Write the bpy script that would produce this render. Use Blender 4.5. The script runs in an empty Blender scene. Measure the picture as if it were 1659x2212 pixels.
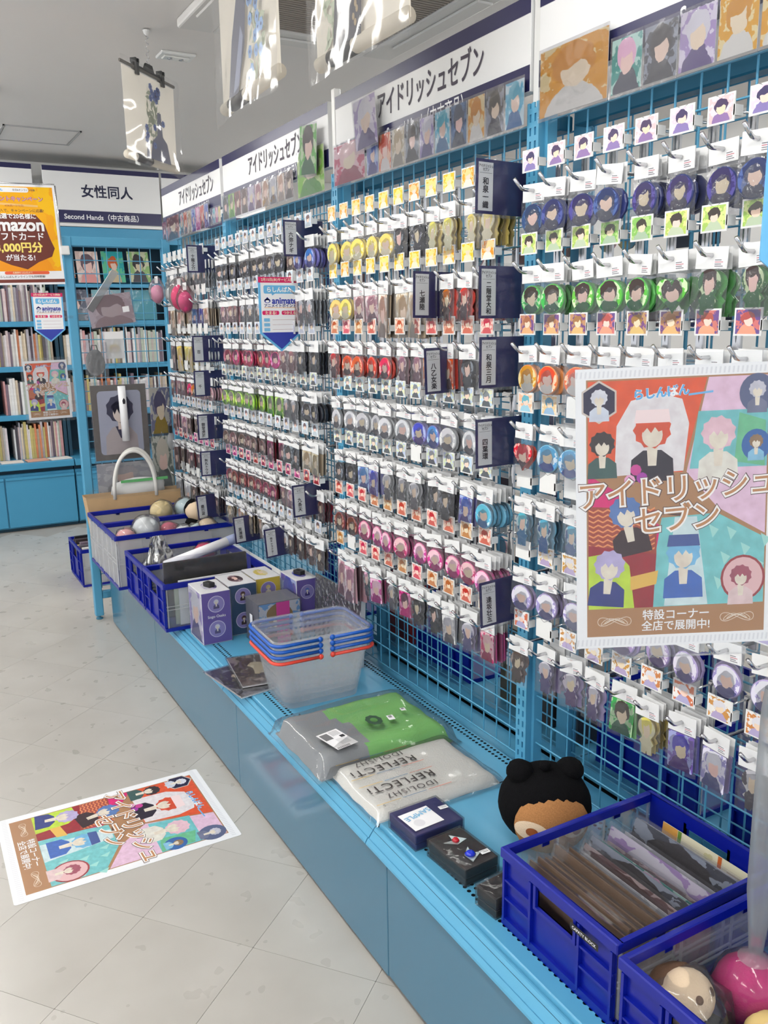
import bpy, bmesh, math, random
from mathutils import Matrix, Vector, noise
random.seed(7)
SC = bpy.context.scene
COL = SC.collection
R = math.radians

# ------------------------------------------------------------------ camera, world, exposure
def make_camera():
    yaw, pitch, roll, F = R(-29.27684), R(-12.34124), R(-0.90113), 1850.0
    f = Vector((math.cos(yaw) * math.cos(pitch), math.sin(yaw) * math.cos(pitch), math.sin(pitch)))
    r = Vector((math.sin(yaw), -math.cos(yaw), 0)); u = r.cross(f)
    r2 = math.cos(roll) * r + math.sin(roll) * u
    u2 = -math.sin(roll) * r + math.cos(roll) * u
    cam = bpy.data.cameras.new('camera'); cam.sensor_fit = 'HORIZONTAL'; cam.sensor_width = 36.0
    cam.lens = 36.0 * F / 1659.0; cam.clip_start = 0.05; cam.clip_end = 60
    o = bpy.data.objects.new('camera', cam); COL.objects.link(o)
    o.matrix_world = Matrix(((r2.x, u2.x, -f.x, 0), (r2.y, u2.y, -f.y, 0), (r2.z, u2.z, -f.z, 1.35), (0, 0, 0, 1)))
    SC.camera = o
make_camera()
W = bpy.data.worlds.new('shop_world'); SC.world = W; W.use_nodes = True
W.node_tree.nodes['Background'].inputs[0].default_value = (0.93, 0.96, 1.0, 1)
W.node_tree.nodes['Background'].inputs[1].default_value = 1.15
vs = SC.view_settings
vs.view_transform = 'Standard'; vs.look = 'None'; vs.gamma = 1.0; vs.use_curve_mapping = False; vs.exposure = 0.0
SC.cycles.use_denoising = True
SC.cycles.max_bounces = 4; SC.cycles.diffuse_bounces = 2; SC.cycles.glossy_bounces = 2; SC.cycles.use_adaptive_sampling = True; SC.cycles.adaptive_threshold = 0.15
SC.cycles.transmission_bounces = 2; SC.cycles.transparent_max_bounces = 16
SC.cycles.sample_clamp_indirect = 4.0; SC.cycles.caustics_reflective = False; SC.cycles.caustics_refractive = False
LAMP_POWER = 24.0

# ------------------------------------------------------------------ materials
def lin(c):
    return tuple(((v / 255) / 12.92 if v / 255 <= 0.04045 else ((v / 255 + 0.055) / 1.055) ** 2.4) for v in c) + (1.0,)
MATS = {}
def nt(name):
    m = bpy.data.materials.new(name); m.use_nodes = True
    n = m.node_tree.nodes; l = m.node_tree.links
    return m, n, l, n['Principled BSDF']
def paint(name, c, rough=0.45, metal=0.0, spec=0.5, nscale=0, namt=0.0, bump=0.0, bscale=60, emit=0):
    """plain coat; optional mottled colour and fine relief from noise"""
    if name in MATS: return MATS[name]
    m, n, l, b = nt(name)
    b.inputs['Base Color'].default_value = lin(c); b.inputs['Roughness'].default_value = rough
    b.inputs['Metallic'].default_value = metal; b.inputs['Specular IOR Level'].default_value = spec
    if namt:
        tc = n.new('ShaderNodeTexCoord'); no = n.new('ShaderNodeTexNoise'); no.inputs['Scale'].default_value = nscale
        no.inputs['Detail'].default_value = 6
        mx = n.new('ShaderNodeMix'); mx.data_type = 'RGBA'
        d = tuple(max(0, v * (1 - namt)) for v in c); e = tuple(min(255, v * (1 + namt * 0.6)) for v in c)
        mx.inputs[6].default_value = lin(d); mx.inputs[7].default_value = lin(e)
        l.new(tc.outputs['Object'], no.inputs['Vector']); l.new(no.outputs['Fac'], mx.inputs[0]); l.new(mx.outputs[2], b.inputs['Base Color'])
    if bump:
        tc = n.new('ShaderNodeTexCoord'); no = n.new('ShaderNodeTexNoise'); no.inputs['Scale'].default_value = bscale
        bp = n.new('ShaderNodeBump'); bp.inputs['Strength'].default_value = bump; bp.inputs['Distance'].default_value = 0.004
        l.new(tc.outputs['Object'], no.inputs['Vector']); l.new(no.outputs['Fac'], bp.inputs['Height']); l.new(bp.outputs[0], b.inputs['Normal'])
    if emit:
        b.inputs['Emission Color'].default_value = lin(c); b.inputs['Emission Strength'].default_value = emit
    MATS[name] = m; return m
def pa(*c):
    return paint('art_ink_%02x%02x%02x' % c, c, 0.35, nscale=75, namt=0.17)
def pc(*c, rough=0.4):
    return paint('print_%02x%02x%02x' % c, c, rough)
def film(name, tint=(250, 250, 252), milk=0.05, gloss=0.10, rough=0.08, bump=0.5, bscale=28, aniso=(1, 1, 1)):
    """clear plastic sheet: see-through with wrinkled gloss and a little haze that also glows with light from behind"""
    if name in MATS: return MATS[name]
    m, n, l, b = nt(name); n.remove(b); out = n['Material Output']
    tr = n.new('ShaderNodeBsdfTransparent'); tr.inputs[0].default_value = lin(tint)
    gl = n.new('ShaderNodeBsdfGlossy'); gl.inputs['Roughness'].default_value = rough
    df = n.new('ShaderNodeBsdfDiffuse'); df.inputs[0].default_value = lin((246, 247, 249))
    tl = n.new('ShaderNodeBsdfTranslucent'); tl.inputs[0].default_value = lin((246, 247, 249))
    dm = n.new('ShaderNodeMixShader'); dm.inputs[0].default_value = 0.5; l.new(df.outputs[0], dm.inputs[1]); l.new(tl.outputs[0], dm.inputs[2])
    fr = n.new('ShaderNodeFresnel'); fr.inputs['IOR'].default_value = 1.42
    mp = n.new('ShaderNodeMath'); mp.operation = 'MULTIPLY_ADD'; mp.inputs[1].default_value = min(0.9, gloss * 4.5); mp.inputs[2].default_value = gloss * 0.12; mp.use_clamp = True
    m1 = n.new('ShaderNodeMixShader'); m2 = n.new('ShaderNodeMixShader'); m1.inputs[0].default_value = milk
    tc = n.new('ShaderNodeTexCoord'); mg = n.new('ShaderNodeMapping'); mg.inputs['Scale'].default_value = aniso
    no = n.new('ShaderNodeTexNoise'); no.inputs['Scale'].default_value = bscale; no.inputs['Detail'].default_value = 2
    bp = n.new('ShaderNodeBump'); bp.inputs['Strength'].default_value = bump; bp.inputs['Distance'].default_value = 0.01
    l.new(tc.outputs['Object'], mg.inputs['Vector']); l.new(mg.outputs[0], no.inputs['Vector']); l.new(no.outputs['Fac'], bp.inputs['Height']); l.new(bp.outputs[0], gl.inputs['Normal'])
    l.new(fr.outputs[0], mp.inputs[0]); l.new(mp.outputs[0], m2.inputs[0])
    l.new(tr.outputs[0], m1.inputs[1]); l.new(dm.outputs[0], m1.inputs[2]); l.new(m1.outputs[0], m2.inputs[1]); l.new(gl.outputs[0], m2.inputs[2])
    l.new(m2.outputs[0], out.inputs[0]); MATS[name] = m; return m
def sheer_cloth(name, c):
    """thin woven cloth that lets light through"""
    if name in MATS: return MATS[name]
    m, n, l, b = nt(name); n.remove(b); out = n['Material Output']
    df = n.new('ShaderNodeBsdfDiffuse'); df.inputs[0].default_value = lin(c); tl = n.new('ShaderNodeBsdfTranslucent'); tl.inputs[0].default_value = lin(c)
    mx = n.new('ShaderNodeMixShader'); mx.inputs[0].default_value = 0.5; l.new(df.outputs[0], mx.inputs[1]); l.new(tl.outputs[0], mx.inputs[2]); l.new(mx.outputs[0], out.inputs[0])
    MATS[name] = m; return m
def portrait(name, bg1, bg2, hair, cloth, skin=(250, 225, 205), cx=0.5, cy=0.55, k=1.0, rough=0.3):
    """generic printed picture: patterned ground, a plain figure of hair, face and clothing in flat colours"""
    if name in MATS: return MATS[name]
    m, n, l, b = nt(name); b.inputs['Roughness'].default_value = rough
    uv = n.new('ShaderNodeTexCoord'); oi = n.new('ShaderNodeObjectInfo')
    no = n.new('ShaderNodeTexNoise'); no.noise_dimensions = '4D'; no.inputs['Scale'].default_value = 4.5; no.inputs['Detail'].default_value = 4
    mulw = n.new('ShaderNodeMath'); mulw.operation = 'MULTIPLY'; mulw.inputs[1].default_value = 37.0
    l.new(oi.outputs['Random'], mulw.inputs[0]); l.new(mulw.outputs[0], no.inputs['W']); l.new(uv.outputs['UV'], no.inputs['Vector'])
    sub = n.new('ShaderNodeVectorMath'); sub.operation = 'SUBTRACT'; sub.inputs[1].default_value = (0.5, 0.5, 0.5); l.new(no.outputs['Color'], sub.inputs[0])
    sc = n.new('ShaderNodeVectorMath'); sc.operation = 'SCALE'; sc.inputs['Scale'].default_value = 0.22; l.new(sub.outputs[0], sc.inputs[0])
    ad = n.new('ShaderNodeVectorMath'); ad.operation = 'ADD'; l.new(uv.outputs['UV'], ad.inputs[0]); l.new(sc.outputs[0], ad.inputs[1])
    st = n.new('ShaderNodeMath'); st.operation = 'GREATER_THAN'; st.inputs[1].default_value = 0.5; l.new(no.outputs['Fac'], st.inputs[0])
    mx = n.new('ShaderNodeMix'); mx.data_type = 'RGBA'; mx.inputs[6].default_value = lin(bg1); mx.inputs[7].default_value = lin(bg2); l.new(st.outputs[0], mx.inputs[0])
    cur = mx.outputs[2]
    def ell(c, r, colr, cur):
        s = n.new('ShaderNodeVectorMath'); s.operation = 'SUBTRACT'; s.inputs[1].default_value = (c[0], c[1], 0); l.new(ad.outputs[0], s.inputs[0])
        q = n.new('ShaderNodeVectorMath'); q.operation = 'MULTIPLY'; q.inputs[1].default_value = (1 / r[0], 1 / r[1], 0); l.new(s.outputs[0], q.inputs[0])
        ln = n.new('ShaderNodeVectorMath'); ln.operation = 'LENGTH'; l.new(q.outputs[0], ln.inputs[0])
        lt = n.new('ShaderNodeMath'); lt.operation = 'LESS_THAN'; lt.inputs[1].default_value = 1.0; l.new(ln.outputs['Value'], lt.inputs[0])
        x = n.new('ShaderNodeMix'); x.data_type = 'RGBA'; x.inputs[7].default_value = lin(colr); l.new(cur, x.inputs[6]); l.new(lt.outputs[0], x.inputs[0])
        return x.outputs[2]
    cur = ell((cx, cy - 0.55 * k), (0.34 * k, 0.42 * k), cloth, cur)
    cur = ell((cx, cy + 0.08 * k), (0.25 * k, 0.24 * k), hair, cur)
    cur = ell((cx + 0.015, cy - 0.03 * k), (0.16 * k, 0.165 * k), skin, cur)
    cur = ell((cx - 0.06 * k, cy + 0.14 * k), (0.19 * k, 0.10 * k), hair, cur)
    hs = n.new('ShaderNodeHueSaturation'); r1 = n.new('ShaderNodeMapRange'); r1.inputs[3].default_value = 0.46; r1.inputs[4].default_value = 0.54; l.new(oi.outputs['Random'], r1.inputs[0]); l.new(r1.outputs[0], hs.inputs['Hue'])
    r2 = n.new('ShaderNodeMapRange'); r2.inputs[3].default_value = 1.1; r2.inputs[4].default_value = 0.85; l.new(oi.outputs['Random'], r2.inputs[0]); l.new(r2.outputs[0], hs.inputs['Value'])
    hs.inputs['Saturation'].default_value = 1.15; l.new(cur, hs.inputs['Color']); l.new(hs.outputs[0], b.inputs['Base Color']); MATS[name] = m; return m

BLUE = paint('rack_blue', (90, 167, 204), 0.32)
KICK = paint('kick_blue_shaded', (68, 122, 150), 0.15, spec=0.7)  # rack blue with its shade and floor reflection put into the colour
TEAL = paint('inner_teal', (30, 108, 140), 0.5)
CRATE = paint('crate_blue', (4, 24, 146), 0.32)
FROST = film('frosted_plastic', (248, 249, 250), milk=0.5, gloss=0.05, rough=0.3, bump=0.2)
SLEEVE = film('card_sleeve_film', (248, 248, 250), milk=0.04, gloss=0.07, rough=0.06, bump=0.25, bscale=14)
CLEARP = film('clear_plastic', (248, 250, 252), milk=0.14, gloss=0.07, rough=0.12, bump=0.2)
POUCH = film('pouch_film', (250, 250, 252), milk=0.08, gloss=0.20, rough=0.12, bump=0.7, bscale=45)
BAGF = film('bag_film', (252, 252, 252), milk=0.06, gloss=0.15, rough=0.10, bump=0.6, bscale=7, aniso=(1.6, .5, 1))
ACRY = film('acrylic', (250, 251, 252), milk=0.035, gloss=0.09, rough=0.04, bump=0.05)
WHITE = paint('white_card', (244, 244, 244), 0.5)
PAPER = paint('paper_white', (250, 250, 252), 0.35)
PLAST = paint('white_plastic', (238, 238, 236), 0.3)
CHROME = paint('chrome', (205, 205, 208), 0.16, metal=1.0)
NAVY = paint('navy_print', (44, 42, 96), 0.25)
NAVYB = paint('navy_board', (38, 38, 84), 0.3)
INK = paint('ink', (38, 34, 44), 0.5)
GREYINK = paint('sign_ink', (70, 62, 78), 0.5)
BLACK = paint('black_plastic', (26, 26, 28), 0.4)
DARK = paint('under_stage_shade', (10, 40, 58), 0.6)  # shade of the space under the stage, put into the colour

# ------------------------------------------------------------------ mesh helpers
class MB:
    def __init__(s):
        s.v = []; s.f = []; s.m = []; s.mats = []; s.sm = []
    def mi(s, m):
        if m not in s.mats: s.mats.append(m)
        return s.mats.index(m)
    def face(s, pts, m, smooth=False):
        k = len(s.v); s.v += [tuple(p) for p in pts]; s.f.append(tuple(range(k, k + len(pts)))); s.m.append(s.mi(m)); s.sm.append(smooth)
    def faces(s, vs, fs, m, smooth=False):
        k = len(s.v); s.v += [tuple(p) for p in vs]; i = s.mi(m)
        for f in fs: s.f.append(tuple(a + k for a in f)); s.m.append(i); s.sm.append(smooth)
    def box(s, x0, x1, y0, y1, z0, z1, m):
        if x0 > x1: x0, x1 = x1, x0
        if y0 > y1: y0, y1 = y1, y0
        if z0 > z1: z0, z1 = z1, z0
        s.faces([(x, y, z) for z in (z0, z1) for y in (y0, y1) for x in (x0, x1)],
                [(0, 2, 3, 1), (4, 5, 7, 6), (0, 1, 5, 4), (2, 6, 7, 3), (0, 4, 6, 2), (1, 3, 7, 5)], m)
        return s
    def prism(s, pts, z0, z1, m, ms=None):
        """2-D outline pts extruded from z0 to z1"""
        n = len(pts); k = len(s.v); s.v += [(x, y, z0) for x, y in pts] + [(x, y, z1) for x, y in pts]
        i = s.mi(m); j = s.mi(ms or m)
        s.f.append(tuple(k + n + a for a in range(n))); s.m.append(i); s.sm.append(False)
        s.f.append(tuple(k + a for a in reversed(range(n)))); s.m.append(j); s.sm.append(False)
        for a in range(n):
            b = (a + 1) % n; s.f.append((k + a, k + b, k + n + b, k + n + a)); s.m.append(j); s.sm.append(False)
        return s
    def tube(s, path, r, m, n=6, caps=True):
        P = [Vector(p) for p in path]; rings = []
        for i, p in enumerate(P):
            t = (P[min(i + 1, len(P) - 1)] - P[max(i - 1, 0)]).normalized()
            a = t.cross(Vector((0.31, 0.17, 0.93)));
            if a.length < 1e-3: a = t.cross(Vector((1, 0, 0)))
            a.normalize(); b = t.cross(a)
            rr = r[i] if isinstance(r, (list, tuple)) else r
            rings.append([p + rr * (math.cos(2 * math.pi * k / n) * a + math.sin(2 * math.pi * k / n) * b) for k in range(n)])
        fs = []
        for i in range(len(P) - 1):
            for k in range(n):
                fs.append((i * n + k, i * n + (k + 1) % n, (i + 1) * n + (k + 1) % n, (i + 1) * n + k))
        if caps: fs += [tuple(reversed(range(n))), tuple((len(P) - 1) * n + k for k in range(n))]
        s.faces([q for rg in rings for q in rg], fs, m, True); return s
    def ell(s, cx, cy, rx, ry, z, m, n=20, a0=0.0, a1=2 * math.pi):
        full = abs(a1 - a0 - 2 * math.pi) < 1e-6; c = n if full else n + 1
        s.face([(cx + rx * math.cos(a0 + (a1 - a0) * i / n), cy + ry * math.sin(a0 + (a1 - a0) * i / n), z) for i in range(c)], m); return s
    def poly(s, pts, z, m):
        s.face([(x, y, z) for x, y in pts], m); return s
    def rect(s, x0, y0, x1, y1, z, m):
        return s.poly([(x0, y0), (x1, y0), (x1, y1), (x0, y1)], z, m)
    def grid(s, fn, nu, nv, m, smooth=True):
        vs = [fn(i / nu, j / nv) for j in range(nv + 1) for i in range(nu + 1)]
        s.faces(vs, [(j * (nu + 1) + i, j * (nu + 1) + i + 1, (j + 1) * (nu + 1) + i + 1, (j + 1) * (nu + 1) + i) for j in range(nv) for i in range(nu)], m, smooth); return s
    def lathe(s, prof, m, n=20, c=(0, 0, 0), sx=1, sy=1):
        """profile of (radius, height) turned about z"""
        vs = [(c[0] + sx * r * math.cos(2 * math.pi * k / n), c[1] + sy * r * math.sin(2 * math.pi * k / n), c[2] + z) for r, z in prof for k in range(n)]
        s.faces(vs, [(i * n + k, i * n + (k + 1) % n, (i + 1) * n + (k + 1) % n, (i + 1) * n + k) for i in range(len(prof) - 1) for k in range(n)], m, True); return s
    def blob(s, c, r, m, nu=18, nv=12, wob=0.0, seed=0.0):
        def fn(u, v):
            th = 2 * math.pi * u; ph = math.pi * v
            d = Vector((math.sin(ph) * math.cos(th), math.sin(ph) * math.sin(th), -math.cos(ph)))
            k = 1 + (wob * noise.noise(d * 1.7 + Vector((seed, seed * 2, 0))) if wob else 0)
            return (c[0] + r[0] * d.x * k, c[1] + r[1] * d.y * k, c[2] + r[2] * d.z * k)
        return s.grid(fn, nu, nv, m)
    def add(s, other, M=None, matmap=None):
        k = len(s.v); s.v += [tuple(M @ Vector(p)) if M else p for p in other.v]
        for f, m, q in zip(other.f, other.m, other.sm):
            s.f.append(tuple(a + k for a in f)); s.m.append(s.mi((matmap or {}).get(other.mats[m], other.mats[m]))); s.sm.append(q)
        return s
    def mesh(s, name, uv=None, weld=False):
        me = bpy.data.meshes.new(name); me.from_pydata(s.v, [], s.f)
        for m in s.mats: me.materials.append(m)
        me.polygons.foreach_set('material_index', s.m); me.polygons.foreach_set('use_smooth', s.sm)
        if uv:
            x0, y0, x1, y1 = uv; lay = me.uv_layers.new(name='uv'); vi = [0] * len(me.loops); me.loops.foreach_get('vertex_index', vi)
            buf = []
            for i in vi: buf += [(s.v[i][0] - x0) / (x1 - x0), (s.v[i][1] - y0) / (y1 - y0)]
            lay.data.foreach_set('uv', buf)
        if weld:
            bm = bmesh.new(); bm.from_mesh(me); bmesh.ops.remove_doubles(bm, verts=bm.verts, dist=1e-5); bm.to_mesh(me); bm.free()
        me.update(); return me
def bevel(me, w=0.003, seg=1):
    bm = bmesh.new(); bm.from_mesh(me); bmesh.ops.remove_doubles(bm, verts=bm.verts, dist=1e-6)
    bmesh.ops.bevel(bm, geom=list(bm.edges), offset=w, segments=seg, affect='EDGES', profile=0.5)
    bm.to_mesh(me); bm.free(); return me
def bbox(name, x0, x1, y0, y1, z0, z1, m, w=0.003, seg=1):
    return bevel(MB().box(x0, x1, y0, y1, z0, z1, m).mesh(name), w, seg)
def rrect(w, h, r, n=4, cx=0, cy=0):
    o = []
    for sx, sy, a in ((1, 1, 0), (-1, 1, 90), (-1, -1, 180), (1, -1, 270)):
        for i in range(n + 1):
            t = R(a + 90 * i / n); o.append((cx + sx * (w / 2 - r) + r * math.cos(t), cy + sy * (h / 2 - r) + r * math.sin(t)))
    return o
I4 = Matrix.Identity(4)
def link(o, parent=None, M=None):
    COL.objects.link(o)
    if parent is not None:
        o.parent = parent
    if M is not None: o.matrix_basis = M
    return o
def tagp(o, label=None, cat=None, group=None, kind=None):
    if label: o['label'] = label
    if cat: o['category'] = cat
    if group: o['group'] = group
    if kind: o['kind'] = kind
    return o
def thing(name, label, cat, M=I4, group=None):
    o = bpy.data.objects.new(name, None); o.empty_display_size = 0.02; link(o, None, M); return tagp(o, label, cat, group)
def part(name, me, parent, M=None, label=None):
    o = bpy.data.objects.new(name, me); link(o, parent, M); return tagp(o, label)
def solo(name, me, label, cat, M=I4, group=None):
    o = bpy.data.objects.new(name, me); link(o, None, M); return tagp(o, label, cat, group)
def struct(name, me, label=None, M=I4):
    o = bpy.data.objects.new(name, me); link(o, None, M); return tagp(o, label, None, None, 'structure')
def basis(x, y, z, loc):
    return Matrix(((x[0], y[0], z[0], loc[0]), (x[1], y[1], z[1], loc[1]), (x[2], y[2], z[2], loc[2]), (0, 0, 0, 1)))
def FY(x, y, z, roll=0, yaw=0, pitch=0):
    """upright frame facing the aisle (+Y): local x runs toward -X, local y up"""
    return Matrix.Translation((x, y, z)) @ Matrix.Rotation(R(yaw), 4, 'Z') @ basis((-1, 0, 0), (0, 0, 1), (0, 1, 0), (0, 0, 0)) @ Matrix.Rotation(R(pitch), 4, 'X') @ Matrix.Rotation(R(roll), 4, 'Z')
def FX(x, y, z, roll=0, yaw=0, pitch=0):
    """upright frame facing down the aisle (-X): local x runs toward -Y"""
    return Matrix.Translation((x, y, z)) @ Matrix.Rotation(R(yaw), 4, 'Z') @ basis((0, -1, 0), (0, 0, 1), (-1, 0, 0), (0, 0, 0)) @ Matrix.Rotation(R(pitch), 4, 'X') @ Matrix.Rotation(R(roll), 4, 'Z')
def TZ(x, y, z, rot=0):
    return Matrix.Translation((x, y, z)) @ Matrix.Rotation(R(rot), 4, 'Z')

# ------------------------------------------------------------------ lettering
TXT = {}
def text(body, size=1.0, bold=0.0, m=None, align='CENTER', line=1.0, space=1.0, sx=1.0):
    """flat lettering mesh, centred on the origin"""
    syn = bold if 0 < bold <= 0.031 else 0.0
    if syn: bold = 0.0
    key = (body, bold, align, line, space)
    if key not in TXT:
        c = bpy.data.curves.new('t', 'FONT'); c.body = body; c.size = 1.0; c.offset = bold; c.align_x = align; c.align_y = 'CENTER'
        c.space_line = line; c.space_character = space; c.resolution_u = 3
        o = bpy.data.objects.new('t', c); COL.objects.link(o)
        dg = bpy.context.evaluated_depsgraph_get(); e = o.evaluated_get(dg); me = bpy.data.meshes.new_from_object(e)
        vs = [tuple(v.co) for v in me.vertices]; fs = [tuple(p.vertices) for p in me.polygons]
        bpy.data.objects.remove(o); bpy.data.curves.remove(c); bpy.data.meshes.remove(me)
        if vs:
            ax = (min(v[0] for v in vs) + max(v[0] for v in vs)) / 2; ay = (min(v[1] for v in vs) + max(v[1] for v in vs)) / 2
            vs = [(v[0] - ax, v[1] - ay, 0) for v in vs]
        TXT[key] = (vs, fs)
    vs, fs = TXT[key]; b = MB(); 
    for q, (ox, oy) in enumerate(((0, 0),) if not syn else ((-syn, -syn), (syn, -syn), (-syn, syn), (syn, syn), (0, 0))):
        b.faces([((v[0] + ox) * size * sx, (v[1] + oy) * size, v[2] + q * 3.5e-5) for v in vs], fs, m or INK)
    return b
def T3(x, y, z, rot=0): return Matrix.Translation((x, y, z)) @ Matrix.Rotation(R(rot), 4, 'Z')
def vert(s): return '\n'.join(s)
def text_fit(body, width, bold=0.0, m=None, maxh=None, **k):
    b = text(body, 1.0, bold, m, **k); xs = [v[0] for v in b.v]; ys = [v[1] for v in b.v]
    s = width / (max(xs) - min(xs))
    if maxh: s = min(s, maxh / (max(ys) - min(ys)))
    b.v = [(v[0] * s, v[1] * s, v[2]) for v in b.v]; return b

# ------------------------------------------------------------------ room shell
def tile_mat():
    m, n, l, b = nt('vinyl_tile')
    tc = n.new('ShaderNodeTexCoord'); oi = n.new('ShaderNodeObjectInfo'); geo = n.new('ShaderNodeNewGeometry')
    no = n.new('ShaderNodeTexNoise'); no.inputs['Scale'].default_value = 4.0; no.inputs['Detail'].default_value = 3; no.inputs['Distortion'].default_value = 0.0
    ad = n.new('ShaderNodeVectorMath'); ad.operation = 'MULTIPLY_ADD'; ad.inputs[1].default_value = (1, 1, 1)
    rs = n.new('ShaderNodeVectorMath'); rs.operation = 'SCALE'; rs.inputs[0].default_value = (13, 7, 0)
    l.new(oi.outputs['Random'], rs.inputs['Scale']); l.new(geo.outputs['Position'], ad.inputs[0]); l.new(rs.outputs[0], ad.inputs[2]); l.new(ad.outputs[0], no.inputs['Vector'])
    cr = n.new('ShaderNodeValToRGB'); cr.color_ramp.elements[0].position = 0.1; cr.color_ramp.elements[1].position = 0.9
    cr.color_ramp.elements[0].color = lin((178, 173, 165)); cr.color_ramp.elements[1].color = lin((202, 198, 191))
    l.new(no.outputs['Fac'], cr.inputs[0]); l.new(cr.outputs[0], b.inputs['Base Color'])
    n2 = n.new('ShaderNodeTexNoise'); n2.inputs['Scale'].default_value = 14; l.new(geo.outputs['Position'], n2.inputs['Vector'])
    mp = n.new('ShaderNodeMapRange'); mp.inputs[3].default_value = 0.24; mp.inputs[4].default_value = 0.34; l.new(n2.outputs['Fac'], mp.inputs[0]); l.new(mp.outputs[0], b.inputs['Roughness'])
    b.inputs['Specular IOR Level'].default_value = 0.55
    return m
TILE = tile_mat()
GROUT = paint('grout', (168, 164, 158), 0.7)
WALLM = paint('wall_white', (236, 235, 233), 0.6, nscale=2, namt=0.02)
CEILM = paint('ceiling_white', (240, 236, 233), 0.85, nscale=1.2, namt=0.02)
floor = struct('floor', MB().box(-2.5, 6.75, -4.3, 3.2, -0.08, -0.003, TILE).mesh('floor'), 'grey beige vinyl floor')
TS = 0.2935; nA = (0.772, 0.636); nB = (0.636, -0.772)
tile_me = MB().prism(rrect(TS - 0.0008, TS - 0.0008, 0.001, 1), -0.003, 0.0, TILE).mesh('tile')
for i in range(-12, 18):
    for j in range(-12, 18):
        a = 1.766 + (i + 0.5) * TS; b = 1.432 + (j + 0.5) * TS
        x = a * nA[0] + b * nB[0]; y = a * nA[1] + b * nB[1]
        if -0.35 < x < 6.15 and -0.98 < y < 0.85:
            part('tile', tile_me, floor, TZ(x, y, 0, math.degrees(math.atan2(nA[1], nA[0]))))
gb = MB().box(-0.5, 6.3, -1.1, 1.0, -0.0045, -0.0028, GROUT).mesh('grout_bed'); part('grout_bed', gb, floor)
struct('ceiling', MB().box(-2.5, 6.75, -4.3, 3.2, 2.5, 2.6, CEILM).mesh('ceiling'), 'plain white ceiling')
struct('wall_back', MB().box(6.75, 6.85, -4.3, 3.2, -0.08, 2.6, WALLM).mesh('wall_back'), 'white back wall')
struct('wall_right', MB().box(-2.5, 6.85, -4.4, -4.3, -0.08, 2.6, WALLM).mesh('wall_right'), 'white wall beyond the rack')

# lamps of the shop: long ceiling fittings
GLOW = paint('lamp_diffuser', (255, 253, 248), 0.5, emit=LAMP_POWER)
lamp_h = bbox('housing', -0.64, 0.64, -0.085, 0.085, -0.035, 0.0, PLAST, 0.006)
lamp_d = MB().box(-.606, .606, -.061, .061, -.066, -.034, GLOW).mesh('diffuser')
for row, (y, xs, lab) in enumerate(((0.06, (-1.6, -0.1, 1.4, 2.9, 4.4, 5.9), 'long white ceiling lamp over the aisle'),
                                    (2.0, (-1.6, 0.4, 2.4, 4.4), 'long white ceiling lamp over the far aisle'),
                                    (-2.75, (-0.6, 1.4, 3.4, 5.4), 'long white ceiling lamp behind the wire rack'))):
    for q, x in enumerate(xs):
        t = thing('ceiling_lamp', '%s, %s toward the back wall' % (lab, ('first', 'second', 'third', 'fourth', 'fifth', 'sixth')[q]), 'ceiling lamp', TZ(x, y, 2.5), 'ceiling lamps'); part('housing', lamp_h, t); part('diffuser', lamp_d, t)

# air conditioner, hatch and small fittings in the ceiling
ACW = paint('ac_white', (226, 224, 221), 0.45); ACD = paint('ac_dark', (96, 92, 88), 0.7); ACG = paint('ac_grille', (168, 160, 150), 0.6)
ac = thing('ceiling_air_conditioner', 'white square ceiling air conditioner with ribbed intake grille', 'air conditioner', TZ(3.03, -1.56, 2.5))
for sx, sy, w, h in ((0, 0.40, 0.94, 0.14), (0, -0.40, 0.94, 0.14), (0.40, 0, 0.14, 0.66), (-0.40, 0, 0.14, 0.66)):
    part('panel_frame', bbox('panel_frame', sx - w / 2, sx + w / 2, sy - h / 2, sy + h / 2, -0.035, 0, ACW, 0.008, 2), ac)
part('intake', MB().box(-0.33, 0.33, -0.33, 0.33, -0.012, -0.002, ACD).mesh('intake'), ac)
g = MB()
for i in range(34): g.box(-0.325 + i * 0.0195, -0.316 + i * 0.0195, -0.325, 0.325, -0.028, -0.014, ACG)
part('intake_grille', g.mesh('intake_grille'), ac)
for sx, sy, w, h in ((0, 0.415, 0.6, 0.07), (0, -0.415, 0.6, 0.07), (0.415, 0, 0.07, 0.6), (-0.415, 0, 0.07, 0.6)):
    part('louver', bbox('louver', sx - w / 2, sx + w / 2, sy - h / 2, sy + h / 2, -0.044, -0.034, ACW, 0.004), ac)
hat = thing('access_hatch', 'square access hatch in the ceiling with thin metal edge', 'hatch', TZ(5.835, -0.917, 2.5))
hf = MB()
for a, b, c, d in ((-0.217, 0.217, -0.217, -0.207), (-0.217, 0.217, 0.207, 0.217), (-0.217, -0.207, -0.217, 0.217), (0.207, 0.217, -0.217, 0.217)):
    hf.box(a, b, c, d, -0.007, 0, paint('hatch_metal', (176, 176, 176), 0.4))
part('frame', hf.mesh('frame'), hat); part('panel', MB().box(-0.2, 0.2, -0.2, 0.2, -0.004, 0, CEILM).mesh('panel'), hat)
em = thing('emergency_light', 'small rectangular emergency light set in the ceiling', 'light', TZ(3.94, -1.215, 2.5))
part('housing', bbox('housing', -0.05, 0.05, -0.075, 0.075, -0.012, 0, PLAST, 0.003), em)
part('lens', bbox('lens', -0.026, 0.026, -0.058, 0.058, -0.018, -0.011, paint('lens', (240, 240, 236), 0.1), 0.004), em)
for dy in (-0.025, 0.025): part('bulb', MB().lathe([(0.001, -0.022), (0.011, -0.021), (0.013, -0.016)], CHROME, 10, (0, dy, 0)).mesh('bulb'), em)
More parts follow.
